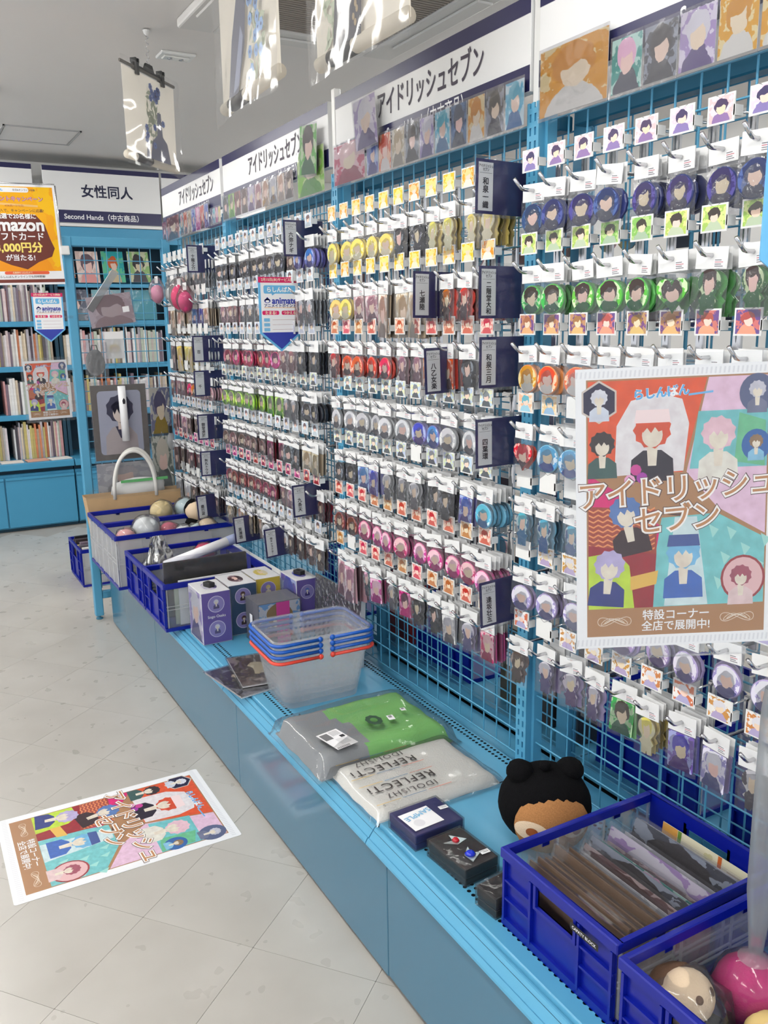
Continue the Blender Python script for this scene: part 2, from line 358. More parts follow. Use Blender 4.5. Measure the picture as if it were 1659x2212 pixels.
cs = thing('ceiling_sensor', 'small white square sensor plate on the ceiling', 'sensor', TZ(4.86, -0.545, 2.5))
part('plate', bbox('plate', -0.06, 0.06, -0.06, 0.06, -0.012, 0, PLAST, 0.003), cs); part('sensor_dome', MB().lathe([(0.03, -0.012), (0.026, -0.02), (0.001, -0.026)], WHITE, 14).mesh('sensor_dome'), cs)

# ------------------------------------------------------------------ wire display rack
MY = -1.19                      # front mesh plane
POSTX = [0.50, 1.443, 2.335, 3.29, 4.02]
STZ = 0.325
def holed_strip(b, x0, y0, pitch, n, w, hole, z, m, dark, depth=0.006, hw=None, hh=None):
    """row of n cells with a real hole each, laid along local x, width w in y"""
    for i in range(n):
        cx = x0 + (i + 0.5) * pitch; cy = y0 + w / 2
        K = 8; q = []; o = []
        for k in range(K):
            a = 2 * math.pi * k / K + math.pi / 8; q.append((cx + hole * math.cos(a), cy + hole * math.sin(a)))
            dx, dy = math.cos(a), math.sin(a); t = min((pitch / 2) / abs(dx) if abs(dx) > 1e-6 else 9, (w / 2) / abs(dy) if abs(dy) > 1e-6 else 9)
            o.append((cx + dx * t, cy + dy * t))
        c = [(cx + pitch / 2, cy + w / 2), (cx - pitch / 2, cy + w / 2), (cx - pitch / 2, cy - w / 2), (cx + pitch / 2, cy - w / 2)]
        vs = [(x, y, z) for x, y in q] + [(x, y, z) for x, y in o] + [(x, y, z) for x, y in c] + [(x, y, z - depth) for x, y in q]
        fs = []
        for k in range(K):
            k2 = (k + 1) % K
            if k in (0, 2, 4, 6): fs.append((k, 8 + k, 16 + k // 2, 8 + k2, k2))
            else: fs.append((k, 8 + k, 8 + k2, k2))
        b.faces(vs, fs, m)
        b.faces(vs, [(k, (k + 1) % K, 20 + (k + 1) % K, 20 + k) for k in range(K)], dark)
rack = thing('wire_display_rack', 'long pale blue wire mesh display rack with slotted posts', 'display rack', TZ(0, 0, 0))
HOLE = paint('hole_shade', (6, 18, 26), 0.8)  # hole walls coloured near-black in place of the shade inside them
stg = thing('display_stage', 'low pale blue stage with perforated top and solid front below the mesh', 'display stage', TZ(0, 0, 0))
rst = thing('rear_stage', 'low blue stage behind the wire mesh, seen through it', 'display stage', TZ(0, 0, 0))
def stage(x0, x1):
    b = MB(); F = -0.742; n = int((x1 - x0) / 0.0135); p = (x1 - x0 - 0.004) / n; xa = x0 + 0.002
    rows = [(-0.818, 0.0155), (-0.8335, 0.0155), (-1.165, 0.0155), (-1.1805, 0.0155)]
    for k, (y, w) in enumerate(rows): holed_strip(b, xa, y, p, n, w, 0.0043, STZ, BLUE, HOLE)
    for y0, y1 in ((-0.8025, -0.779), (-1.1495, -0.8335)): b.face([(xa, y1, STZ), (x1 - 0.002, y1, STZ), (x1 - 0.002, y0, STZ), (xa, y0, STZ)][::-1], BLUE)
    # rolled front edge
    pr = [(-0.779, STZ), (-0.7765, 0.3235), (-0.774, 0.316), (-0.771, 0.3155), (-0.7705, 0.319), (-0.7675, 0.319)]
    for (ya, za), (yb, zb) in zip(pr, pr[1:]): b.face([(xa, ya, za), (x1 - 0.002, ya, za), (x1 - 0.002, yb, zb), (xa, yb, zb)], BLUE)
    b.face([(x0 + .002, -0.8335 + 0.0, STZ - 0.012), (x1 - .002, -0.8335, STZ - 0.012), (x1 - .002, -0.76, STZ - 0.012), (x0 + .002, -0.76, STZ - 0.012)], DARK)  # dark sheet below the front holes, standing in for shade
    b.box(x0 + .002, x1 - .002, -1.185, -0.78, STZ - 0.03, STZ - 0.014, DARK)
    return b.mesh('stage_panel')
def rail(x0, x1):
    pr = [(-0.768, 0.3195), (-0.765, 0.3185), (-0.750, 0.2985), (-0.7475, 0.2995), (-0.7425, 0.2915), (-0.7415, 0.2870), (-0.7445, 0.2855), (-0.760, 0.286), (-0.772, 0.312)]
    b = MB(); n = len(pr); vs = [(x, y, z) for x in (x0 + .0015, x1 - .0015) for y, z in pr]
    b.faces(vs, [(i, (i + 1) % n, n + (i + 1) % n, n + i) for i in range(n)] + [tuple(range(n)), tuple(reversed(range(n, 2 * n)))], BLUE); return b.mesh('price_rail')
def mesh_panel(x0, x1, z0, z1, y, r=0.0021, px=0.0527, pz=0.0573):
    b = MB(); n = round((x1 - x0) / px)
    for i in range(n + 1): x = x0 + (x1 - x0) * i / n; b.tube([(x, y, z0), (x, y, z1)], r, BLUE, 5, False)
    k = round((z1 - z0) / pz)
    for j in range(k + 1): z = z0 + (z1 - z0) * j / k; b.tube([(x0, y + 2 * r, z), (x1, y + 2 * r, z)], r, BLUE, 5, False)
    return b.mesh('mesh_panel')
def slot_post(z0, z1, w=0.036, d=0.04):
    """upright with two columns of slots in its front face; local origin on the floor, front toward +Y"""
    b = MB(); b.box(-w / 2, w / 2, -d, -0.004, z0, z1, BLUE); b.box(-w / 2 - 0.009, -w / 2 + 0.002, -d, -0.016, z0, z1, BLUE); b.box(w / 2 - 0.002, w / 2 + 0.009, -d, -0.016, z0, z1, BLUE)
    p = 0.0255; n = int((z1 - z0) / p); cols = [-w / 2, -0.0105, -0.0045, 0.0045, 0.0105, w / 2]
    for a, c in ((0, 1), (2, 3), (4, 5)): b.box(cols[a], cols[c], -0.004, 0, z0, z1, BLUE)
    for xa, xb in ((cols[1], cols[2]), (cols[3], cols[4])):
        for i in range(n + 1):
            za = z0 + i * p; b.box(xa, xb, -0.004, 0, za, min(za + 0.0105, z1), BLUE)
    return b.mesh('post')
post_me = slot_post(0.02, 1.775)
for x in POSTX[:4]: part('post', post_me, rack, TZ(x, MY + 0.028, 0))
for x in POSTX: part('rear_post', MB().box(-0.018, 0.018, -0.03, 0, 0.02, 1.775, BLUE).mesh('rear_post'), rack, TZ(x, -1.285, 0))
for a, c in zip(POSTX, POSTX[1:]):
    part('mesh_panel', mesh_panel(a + 0.022, c - 0.022, 0.345, 1.74, MY), rack)
    part('mesh_panel', mesh_panel(a + 0.022, c - 0.022, 0.345, 1.74, -1.305), rack)
    part('top_beam', bbox('top_beam', a + 0.02, c - 0.02, -1.285, -1.25, 1.735, 1.765, TEAL, 0.003), rack)
SX = [-0.35, 0.53, 1.425, 2.33, 3.24, 4.02]
for a, c in zip(SX, SX[1:]):
    part('stage_panel', stage(a, c), stg); part('price_rail', rail(a, c), stg)
    part('back_ledge', MB().box(a + .002, c - .002, -1.30, -1.186, STZ - .045, STZ - .03, BLUE).mesh('back_ledge'), stg)
    part('rear_stage_panel', bbox('rear_stage_panel', a + .002, c - .002, -1.74, -1.31, STZ - 0.03, STZ, BLUE, 0.002), rst)
KX = [-0.45, 0.45, 1.353, 2.244, 3.154, 3.95]
for k, (a, c) in enumerate(zip(KX, KX[1:])):
    part('kick_panel', bbox('kick_panel', a + 0.0012, c - 0.0012, -0.764, -0.752, 0.012 + (0.004 if k % 2 else 0), 0.2845, KICK, 0.0015), stg)
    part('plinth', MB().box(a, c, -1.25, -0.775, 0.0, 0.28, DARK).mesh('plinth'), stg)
    part('rear_kick_panel', MB().box(a, c, -1.73, -1.72, 0.0, STZ - 0.03, KICK).mesh('rear_kick_panel'), rst)

# end frame at the far end of the rack, across the rack's depth
EX = 4.06
ef = thing('end_frame', 'tall pale blue frame with wire mesh across the end of the rack', 'display frame', TZ(EX, 0, 0))
leg = bbox('leg', -0.019, 0.019, -0.019, 0.019, 0.018, 1.745, BLUE, 0.003)
for y in (-0.712, -1.145): part('leg', leg, ef, TZ(0, y, 0))
part('leg', bbox('leg', -0.016, 0.016, -0.016, 0.016, 0.012, 0.28, BLUE, 0.003), ef, TZ(-0.005, -0.80, 0))
foot = MB().lathe([(0.001, 0), (0.016, 0), (0.016, 0.006), (0.007, 0.009), (0.007, 0.022)], paint('foot_blue', (60, 130, 160), 0.5), 10).mesh('foot')
for y in (-0.712, -1.145): part('foot', foot, ef, TZ(0, y, 0))
part('foot', foot, ef, TZ(-0.005, -0.80, 0))
part('top_bar', bbox('top_bar', -0.017, 0.017, -1.127, -0.731, 1.705, 1.745, BLUE, 0.003), ef)
part('cross_bar', bbox('cross_bar', -0.014, 0.014, -1.127, -0.731, 0.10, 0.135, BLUE, 0.003), ef)
b = MB()
for i in range(9): y = -0.735 - i * 0.0487; b.tube([(0, y, 0.15), (0, y, 1.71)], 0.0022, BLUE, 5, False)
for j in range(28): z = 0.16 + j * 0.0572; b.tube([(0.004, -0.73, z), (0.004, -1.128, z)], 0.0022, BLUE, 5, False)
part('mesh_panel', b.mesh('mesh_panel'), ef)

# ------------------------------------------------------------------ header boards
def board(x0, x1, z0=1.797, z1=1.972, y=-1.16, t=0.022, txt=True, lab='', tx=None, sx=None):
    w = x0 - x1; h = z1 - z0
    M = FY(x0, y, z0); t_ = thing('header_board', lab, 'sign', M)
    part('panel', bbox('panel', 0, w, 0, h, -t, 0, WHITE, 0.001), t_)
    part('stripe', MB().rect(0.0005, h - 0.033, w - 0.0005, h - 0.0005, 0.0006, NAVYB).mesh('stripe'), t_, label='navy top stripe')
    part('stripe', MB().rect(0.0005, 0.0005, w - 0.0005, 0.049, 0.0006, NAVYB).mesh('stripe'), t_, label='navy bottom stripe')
    mm = text_fit('アイドリッシュセブン', 0.46, 0.012, GREYINK); mm.v = [(a, c * 1.5, d) for a, c, d in mm.v]; part('lettering', mm.mesh('lettering'), t_, T3(tx if tx is not None else w * 0.5, 0.101, 0.0012))
    mm = text_fit('Second Hand（中古商品）', 0.34, 0.012, PAPER); mm.v = [(a, c * 1.35, d) for a, c, d in mm.v]; part('lettering', mm.mesh('lettering'), t_, T3(sx if sx is not None else w * 0.52, 0.026, 0.0012))
    return t_
board(1.425, 0.56, lab='white navy-striped header board behind the orange picture, its lettering largely cut off', tx=0.55, sx=0.52)
board(2.312, 1.452, lab='white navy-striped header board with a leaning picture over its first letter', tx=0.475, sx=0.46)
board(3.268, 2.36, lab='white navy-striped header board with a tall picture hiding its last letter', tx=0.50, sx=0.51)
board(4.11, 3.30, lab='white navy-striped header board next to the back corner of the rack', tx=0.50, sx=0.5)
for x, lab in ((1.438, 'white upright strip between the two header boards nearest the big poster'), (2.336, 'white upright strip between the two middle header boards')):
    solo('board_joint', bbox('board_joint', -0.011, 0.011, -0.02, 0, 0, 0.235, PLAST, 0.002), lab, 'trim strip', TZ(x, -1.165, 1.765))

# ------------------------------------------------------------------ posters and printed boards
def figure(b, cx, cy, s, hair, cloth, z, skin=(250, 226, 208), tilt=0.0, hat=None):
    """plain printed figure: shoulders, hair, face; no features"""
    M = Matrix.Translation((cx, cy, 0)) @ Matrix.Rotation(tilt, 4, 'Z')
    def P(pts): return [tuple((M @ Vector((x * s, y * s, 0))).xy) for x, y in pts]
    E_ = lambda x, y, rx, ry, n=16: [(x + rx * math.cos(2 * math.pi * i / n), y + ry * math.sin(2 * math.pi * i / n)) for i in range(n)]
    b.poly(P([(-0.85, -1.9), (0.85, -1.9), (0.8, -1.05), (0.35, -0.7), (-0.35, -0.7), (-0.8, -1.05)]), z, pa(*cloth))
    b.poly(P([(-0.16, -1.3), (0.16, -1.3), (0.22, -0.4), (-0.22, -0.4)]), z + 1e-4, pa(*skin))
    hz = []
    for i in range(22):
        a = 2 * math.pi * i / 22; r = 0.66 + (0.09 if i % 2 else 0); hz.append((r * math.cos(a), 0.08 + r * 0.98 * math.sin(a)))
    b.poly(P(hz), z + 2e-4, pa(*hair)); b.poly(P(E_(0, -0.12, 0.40, 0.47)), z + 3e-4, pa(*skin))
    b.poly(P([(-0.46, 0.30), (-0.36, -0.02), (-0.2, 0.16), (-0.05, -0.04), (0.1, 0.18), (0.24, 0.0), (0.38, 0.05), (0.46, 0.3), (0.2, 0.45), (-0.2, 0.45)]), z + 4e-4, pa(*hair))
    if hat: b.poly(P([(-0.7, 0.35), (0.7, 0.35), (0.62, 0.85), (-0.62, 0.85)]), z + 5e-4, pc(*hat))
BROWN = (176, 130, 92)
def campaign_print():
    """generic many-figure campaign print on an A-format sheet, unit width, height 1.405, origin lower left"""
    H = 1.405; b = MB(); V = lambda pts: [(x, H * (1 - y)) for x, y in pts]
    b.rect(0, 0, 1, H, 0, PAPER)
    for i in range(46):                                        # pale hatched border
        x = i / 46.0; b.poly([(x, 0.012), (x + 0.009, 0.012), (x + 0.013, 0.045), (x + 0.004, 0.045)], 2e-4, pc(232, 232, 236)); b.poly([(x, H - 0.045), (x + 0.009, H - 0.045), (x + 0.013, H - 0.014), (x + 0.004, H - 0.014)], 2e-4, pc(232, 232, 236))
    b.poly(V([(.052, .038), (.948, .038), (.948, .958), (.052, .958)]), 3e-4, pc(*BROWN))
    z = 5e-4
    b.poly(V([(.060, .044), (.640, .044), (.525, .37), (.060, .36)]), z, pa(238, 92, 52))
    b.poly(V([(.648, .044), (.940, .044), (.940, .60), (.70, .50), (.545, .37)]), z, pa(248, 200, 224))
    b.poly(V([(.60, .16), (.94, .16), (.94, .36), (.56, .36)]), z + 1e-4, pa(120, 200, 204)); b.poly(V([(.80, .17), (.93, .2), (.93, .36), (.78, .34)]), z + 1.5e-4, pa(116, 196, 150))
    b.poly(V([(.060, .368), (.20, .43), (.42, .56), (.40, .64), (.060, .64)]), z, pa(228, 40, 122))
    b.poly(V([(.060, .48), (.40, .50), (.40, .66), (.060, .66)]), z + 1e-4, pc(166, 74, 60))
    for i in range(9):
        yy = .49 + i * .018; pts = []
        for k in range(15): pts.append((.062 + k * .0235, yy + (0.009 if k % 2 else 0)))
        b.poly(V(pts + [(x, y + 0.006) for x, y in reversed(pts)]), z + 2e-4, pc(236, 150, 96))
    b.poly(V([(.060, .62), (.40, .66), (.385, .855), (.060, .855)]), z + 2.2e-4, pa(160, 44, 56))
    b.poly(V([(.060, .66), (.20, .645), (.265, .70), (.29, .855), (.060, .855)]), z + 2.6e-4, pa(198, 226, 70))
    b.poly(V([(.27, .74), (.41, .72), (.40, .77), (.27, .79)]), z + 2.8e-4, pc(232, 186, 90))
    b.poly(V([(.425, .53), (.70, .52), (.940, .615), (.940, .852), (.345, .855)]), z, pa(126, 204, 206))
    for i in range(10):
        x = .66 + (i * 37 % 27) / 100; y = .56 + (i * 53 % 28) / 100; b.poly(V([(x, y), (x + .05, y + .02), (x + .02, y + .05)]), z + 1e-4, pc(166, 222, 214))
    b.poly(V([(.49, .53), (.60, .53), (.66, .852), (.44, .852)]), z + 1.2e-4, pa(214, 238, 244))
    # figures
    b.poly([(.19, H * .625), (.53, H * .635), (.555, H * .80), (.52, H * .885), (.40, H * .91), (.27, H * .885), (.20, H * .80)], z + 2e-4, pa(250, 232, 238)); figure(b, .375, H * .775, .128, (222, 84, 52), (44, 36, 50), z + 4e-4, hat=(250, 226, 226))
    for dx, dy, c in ((-.08, -.17, (206, 70, 150)), (-.05, -.21, (170, 60, 170)), (-.11, -.22, (240, 170, 210))): b.ell(.375 + dx, H * .765 + dy, .028, .028, z + 1.0e-3, pc(*c), 9)
    b.poly([(.115 + .098 * math.cos(R(30 + 60 * i)), 1.405 * .885 + .105 * math.sin(R(30 + 60 * i))) for i in range(6)], z + 4e-4, pc(214, 200, 190))
    b.poly([(.115 + .088 * math.cos(R(30 + 60 * i)), 1.405 * .885 + .094 * math.sin(R(30 + 60 * i))) for i in range(6)], z + 5e-4, pc(40, 36, 66))
    figure(b, .115, H * .897, .058, (226, 226, 242), (214, 220, 238), z + 6e-4)
    figure(b, .130, H * .735, .086, (58, 50, 52), (66, 96, 92), z + 5e-4)
    figure(b, .70, H * .755, .118, (248, 196, 208), (246, 232, 220), z + 4e-4)
    b.ell(.885, H * .895, .088, .095, z + 6e-4, pc(92, 100, 134)); figure(b, .885, H * .905, .058, (204, 202, 214), (120, 124, 150), z + 7e-4)
    b.ell(.885, H * .715, .072, .078, z + 6e-4, pc(58, 104, 170)); figure(b, .885, H * .725, .048, (150, 120, 90), (140, 196, 226), z + 7e-4)
    figure(b, .245, H * .490, .112, (96, 130, 190), (60, 40, 46), z + 4e-4, tilt=0.2)
    figure(b, .165, H * .300, .108, (190, 178, 220), (52, 62, 132), z + 5e-4, tilt=-0.1)
    figure(b, .535, H * .335, .118, (122, 188, 228), (70, 110, 190), z + 5e-4, hat=(70, 90, 150))
    b.ell(.835, H * .24, .112, .118, z + 5e-4, pc(158, 62, 66)); b.ell(.835, H * .24, .100, .106, z + 6e-4, pc(232, 188, 190)); figure(b, .825, H * .245, .076, (168, 86, 104), (240, 206, 206), z + 7e-4)
    # title in outlined letters
    for bold, colr, dz in ((0.085, (92, 66, 60), 0), (0.062, (255, 250, 246), 1.5e-4), (0.004, (196, 138, 92), 3e-4)):
        t = text('アイドリッシュ', 0.150, bold, pc(*colr), space=0.88); b.add(t, T3(.50, H * .572, 1.5e-3 + dz, 3))
        t = text('セブン', 0.150, bold, pc(*colr), space=0.9); b.add(t, T3(.50, H * .472, 1.5e-3 + dz, 3))
    t = text_fit('特設コーナー', .335, 0.012, PAPER); b.add(t, T3(.50, H * .117, 1e-3)); t = text_fit('全店で展開中!', .345, 0.012, PAPER); b.add(t, T3(.50, H * .076, 1e-3))
    for sx in (-1, 1):
        for k in range(3):
            pts = []
            for i in range(25):
                a = 2 * math.pi * i / 24; pts.append((.5 + sx * (.31 + .085 * math.sin(a) * (1 - .2 * k)), H * (.097 + (.016 - .004 * k) * math.sin(2 * a + k))))
            for p, q in zip(pts, pts[1:]):
                dx, dy = q[0] - p[0], q[1] - p[1]; L = math.hypot(dx, dy) + 1e-6; nx, ny = -dy / L * .0013, dx / L * .0013
                b.poly([(p[0] - nx, p[1] - ny), (q[0] - nx, q[1] - ny), (q[0] + nx, q[1] + ny), (p[0] + nx, p[1] + ny)], 9e-4, pc(240, 226, 210))
    for bold, colr, dz in ((0.07, (250, 252, 255), 0), (0.045, (96, 176, 232), 1e-4)):
        t = text_fit('らしんばん', .27, bold, pc(*colr)); b.add(t, T3(.42, H * .912, 1e-3 + dz, 4))
    b.poly([(.55, H * .895), (.67, H * .903), (.67, H * .910), (.55, H * .902)], 1e-3, pc(110, 186, 236))
    return b
CP = campaign_print()
# glossy paper look for the prints
def scaled(b, s):
    o = MB(); o.mats = list(b.mats); o.f = b.f; o.m = b.m; o.sm = b.sm; o.v = [(x * s, y * s, z * min(s, 0.6)) for x, y, z in b.v]; return o
def holder(t, w, h, m0=0.012, top=0.0, depth=0.004):
    o = rrect(w + 2 * m0, h + 2 * m0 + top, 0.004, 2, w / 2, h / 2 + top / 2)
    b = MB(); n = len(o)
    b.poly(o, depth, ACRY); b.poly(list(reversed(o)), -depth / 2, ACRY)
    b.faces([(x, y, -depth / 2) for x, y in o] + [(x, y, depth) for x, y in o], [(i, (i + 1) % n, n + (i + 1) % n, n + i) for i in range(n)], ACRY)
    part('clear_holder', b.mesh('clear_holder'), t)
def poster(name, w, M, label, hold=True):
    t = thing(name, label, 'poster', M); h = w * 1.405
    part('sheet', bbox('sheet', 0, w, 0, h, -0.0008, -0.0002, PAPER, 0.0001), t)
    part('print', scaled(CP, w).mesh('print'), t)
    if hold: holder(t, w, h)
    return t
# the near poster on a clear arm
xa = Vector((-0.485, -0.874, 0.0)).normalized(); M = basis(xa, (0, 0, 1), xa.cross(Vector((0, 0, 1))), (0.664, -0.6105, 1.002)) @ Matrix.Rotation(R(1.6), 4, 'Z') @ Matrix.Rotation(R(-3), 4, 'X')
t = poster('display_poster', 0.2135, M, 'large campaign poster of collaged figures in clear holder before the hanging badges')
b = MB(); b.tube([(0.225, 0.20, -0.002), (0.30, 0.2, -0.02), (0.545, 0.2, -0.119)], 0.004, ACRY, 6); part('clear_arm', b.mesh('clear_arm'), t)
t = poster('display_poster', 0.182, FX(4.045, -0.489, 0.962, 1.0, 0), 'small campaign poster of collaged figures clipped beside the bookcase')
part('clip_arm', MB().box(0.185, 0.215, 0.20, 0.215, -0.004, 0.002, ACRY).box(0.185, 0.215, 0.06, 0.075, -0.004, 0.002, ACRY).mesh('clip_arm'), t)
# the floor sheet: top of the print toward the rack
M = basis((-1, 0, 0), (0, -1, 0), (0, 0, 1), (2.424, -0.104, 0.0012))
t = thing('floor_poster', 'campaign poster of collaged figures laminated flat on the floor', 'poster', M)
part('laminate', MB().prism(rrect(0.412, 0.576, 0.006, 2, 0.20, 0.281), -0.0006, 0.0, PAPER).mesh('laminate'), t)
part('print', scaled(CP, 0.40).mesh('print'), t, T3(0.0, 0.0, 0.0002))

# gift-card campaign poster on a metal stand clamped to the end frame
def gift():
    w, h = 0.40, 0.545; t = thing('campaign_poster', 'orange campaign poster with brown speech shape on a metal pole', 'poster', FX(4.02, -0.392, 1.535, 1.5) @ Matrix.Scale(0.74, 4))
    b = MB(); part('sheet', bbox('sheet', 0, w, 0, h, -0.002, 0, PAPER, 0.0005), t)
    gold = portrait('print_gold', (250, 190, 60), (252, 214, 96), (252, 200, 70), (248, 176, 50), (252, 220, 120), k=1.3)
    part('print', MB().rect(0.012, 0.075, w - 0.012, h - 0.012, 0.0004, gold).mesh('print', uv=(0, 0, w, h)), t)
    cx = 0.205
    b.poly([(0.02, 0.36), (0.07, 0.385), (0.28, 0.385), (0.325, 0.33), (0.345, 0.255), (0.365, 0.20), (0.345, 0.155), (0.27, 0.125), (0.205, 0.085), (0.12, 0.11), (0.03, 0.15), (0.012, 0.2)], 0.0008, pc(110, 48, 34))
    b.rect(0.0, 0.012, w, 0.03, 0.0006, pc(120, 52, 40)); b.poly(rrect(0.24, 0.017, 0.008, 3, 0.2, 0.066), 0.0009, pc(238, 98, 60))
    b.poly(rrect(0.26, 0.026, 0.012, 3, 0.13, 0.515), 0.0008, PAPER)
    b.poly([(0.02, 0.45), (0.30, 0.435), (0.30, 0.424), (0.02, 0.438)], 0.0008, pc(246, 196, 120))
    part('print_shapes', b.mesh('print_shapes'), t)
    L = [('抽選で20名様に', .27, .375, .030, (255, 255, 255), .02), ('amazon', .30, .318, .05, (255, 255, 255), .03), ('ギフトカード', .30, .266, .045, (255, 255, 255), .02),
         ('3,000円分', .34, .205, .06, (255, 232, 120), .03), ('が当たる!', .17, .150, .036, (255, 255, 255), .02), ('応募締切 5/22(日)まで', .14, .066, .012, (255, 244, 200), .01),
         ('らしんばんオンラインでも同時開催!', .26, .045, .014, (60, 50, 50), .005), ('らしんばん', .08, .515, .02, (110, 190, 240), .03), ('全店&オンライン対象', .12, .515, .012, (90, 80, 80), .005),
         ('プレゼントキャンペーン', .31, .468, .045, (214, 150, 190), .03), ('4/28(金)～5/15(日)', .2, .43, .014, (200, 110, 60), .01), ('円以上購入で、キャンペーンに応募!', .33, .405, .018, (96, 62, 50), .006)]
    b = MB(); ox = {7: -0.09, 8: 0.06}
    for i, (s, wd, y, mh, c, bd) in enumerate(L):
        x = 0.175 if i not in ox else 0.175 + ox[i]
        if i in (1, 9): b.add(text_fit(s, wd + .006, bd + .03, pc(110, 48, 34) if i == 1 else pc(140, 70, 60), maxh=mh + .006), T3(x, y, 0.0011))
        b.add(text_fit(s, wd, bd, pc(*c), maxh=mh), T3(x, y, 0.0013))
    part('lettering', b.mesh('lettering'), t)
    b = MB(); b.tube([(-0.01, h + 0.006, -0.004), (w + 0.004, h + 0.006, -0.004)], 0.0035, CHROME, 8); b.tube([(w + 0.006, h, -0.004), (w + 0.006, 0.21, -0.01)], 0.0045, CHROME, 8); part('pole', b.mesh('pole'), t)
    part('clamp', bevel(MB().box(w - 0.005, w + 0.045, 0.165, 0.215, -0.03, 0.012, PLAST).mesh('clamp'), 0.004), t)
    part('top_clip', bevel(MB().box(0.30, 0.325, h - 0.012, h + 0.03, -0.006, 0.006, ACRY).mesh('top_clip'), 0.002), t)
gift()

# arrow-shaped point-card pennants
def pennant(w, M, label, clip):
    h = w * 1.62; t = thing('pennant', label, 'pennant', M); b = MB()
    out = [(0.0, h), (w, h), (w, h * 0.25), (w / 2, 0), (0, h * 0.25)]
    part('board', MB().prism(out, -0.0025, 0, pc(110, 188, 236)).mesh('board'), t)
    s = w
    b.poly([(.05 * s, .93 * h), (.95 * s, .93 * h), (.95 * s, h * .262), (.5 * s, .055 * h), (.05 * s, h * .262)], 3e-4, PAPER)
    b.poly([(0, h), (w, h), (w, .925 * h), (0, .925 * h)], 5e-4, pc(222, 30, 100))
    b.poly([(.05 * s, h * .262), (.95 * s, h * .262), (.5 * s, .035 * h)], 6e-4, pc(50, 66, 170))
    b.poly(rrect(.76 * s, .11 * h, .035 * s, 3, .5 * s, .835 * h), 5e-4, pc(112, 190, 236)); b.poly([(.3 * s, .785 * h), (.4 * s, .785 * h), (.32 * s, .755 * h)], 5e-4, pc(112, 190, 236))
    for cx in (.27, .73): b.poly(rrect(.40 * s, .055 * h, .03 * s, 3, cx * s, .525 * h), 5e-4, pc(230, 40, 110))
    for k in range(3): b.poly(rrect(.14 * s, .045 * h, .01 * s, 2, .17 * s, (.43 - .065 * k) * h), 5e-4, pc(130, 196, 236)); b.rect(.3 * s, (.43 - .065 * k) * h, .88 * s, (.433 - .065 * k) * h, 5e-4, pc(180, 120, 130))
    b.rect(.13 * s, .592 * h, .87 * s, .598 * h, 5e-4, pc(250, 190, 90))
    # little eared head emblem
    b.ell(.20 * s, .685 * h, .075 * s, .05 * s, 5e-4, pc(50, 66, 170), 14); b.poly([(.13 * s, .69 * h), (.27 * s, .69 * h), (.2 * s, .735 * h)], 5e-4, pc(50, 66, 170)); b.ell(.2 * s, .678 * h, .045 * s, .026 * s, 7e-4, PAPER, 12)
    part('print', b.mesh('print'), t); b = MB()
    for sx_, y, wd, c, body, bd in ((.5, .962, .86, (255, 250, 220), '2月15日(水)サービス開始!', .015), (.5, .835, .6, (255, 255, 255), 'らしんばん', .03), (.605, .685, .6, (50, 66, 170), 'animate', .03),
                                   (.5, .622, .76, (50, 60, 130), 'アニメイトポイント', .02), (.27, .525, .26, (255, 250, 220), 'たまる!', .02), (.73, .525, .32, (255, 250, 220), 'つかえる!', .02)):
        b.add(text_fit(body, wd * s, bd, pc(*c)), T3(sx_ * s, y * h, 9e-4))
    part('lettering', b.mesh('lettering'), t)
    part('clip_arm', MB().box(*clip, ACRY).mesh('clip_arm'), t)
pennant(0.128, FX(4.03, -0.545, 1.298), 'blue-edged arrow pennant hanging beside the back bookcase', (0.128, 0.165, 0.10, 0.112, -0.004, 0))
pennant(0.140, FX(2.55, -1.00, 1.272), 'blue-edged arrow pennant hanging among the packets on the rack', (0.14, 0.17, 0.10, 0.112, -0.004, 0))
pennant(0.150, basis(xa, (0, 0, 1), xa.cross(Vector((0, 0, 1))), (0.570, -0.7405, 1.345)), 'blue-edged arrow pennant hanging above the near campaign poster', (0.15, 0.19, 0.12, 0.135, -0.004, 0))

# ------------------------------------------------------------------ navy name plates on the posts
plate_holder = None
def name_plate(nm, x, y, z, label, roll=0, yaw=0, w=0.130, h=0.104):
    t = thing('name_plate', label, 'sign', FX(x, y, z, roll, yaw))
    part('card', bbox('card', 0, w, 0, h, -0.001, 0, NAVY, 0.0003), t)
    part('label_strip', MB().rect(0.006, 0.006, 0.042, h - 0.006, 0.0005, paint('strip_white', (236, 236, 238), 0.35)).mesh('label_strip'), t)
    b = MB(); b.add(text('アイドリッシュ\nセブン', 0.0070, 0.015, INK, line=1.0, sx=0.74), T3(0.024, h - 0.0165, 0.0009)); b.rect(0.009, h - 0.0265, 0.039, h - 0.026, 0.0009, INK)
    n = len(nm); sz = min(0.0150, 0.066 / n); b.add(text(vert(nm), sz, 0.02, INK, line=1.0), T3(0.024, (h - 0.028) / 2 + 0.002, 0.0009))
    part('lettering', b.mesh('lettering'), t)
    o = rrect(w + 0.010, h + 0.012, 0.003, 2, w / 2, h / 2); n = len(o)
    b = MB(); b.poly(o, 0.0028, ACRY); b.poly(list(reversed(o)), -0.0028, ACRY); b.faces([(a, c, -0.0028) for a, c in o] + [(a, c, 0.0028) for a, c in o], [(i, (i + 1) % n, n + (i + 1) % n, n + i) for i in range(n)], ACRY)
    part('clear_holder', b.mesh('clear_holder'), t)
    part('bracket', MB().box(w + 0.001, w + 0.008, 0.01, h - 0.01, -0.006, 0.006, ACRY).mesh('bracket'), t)
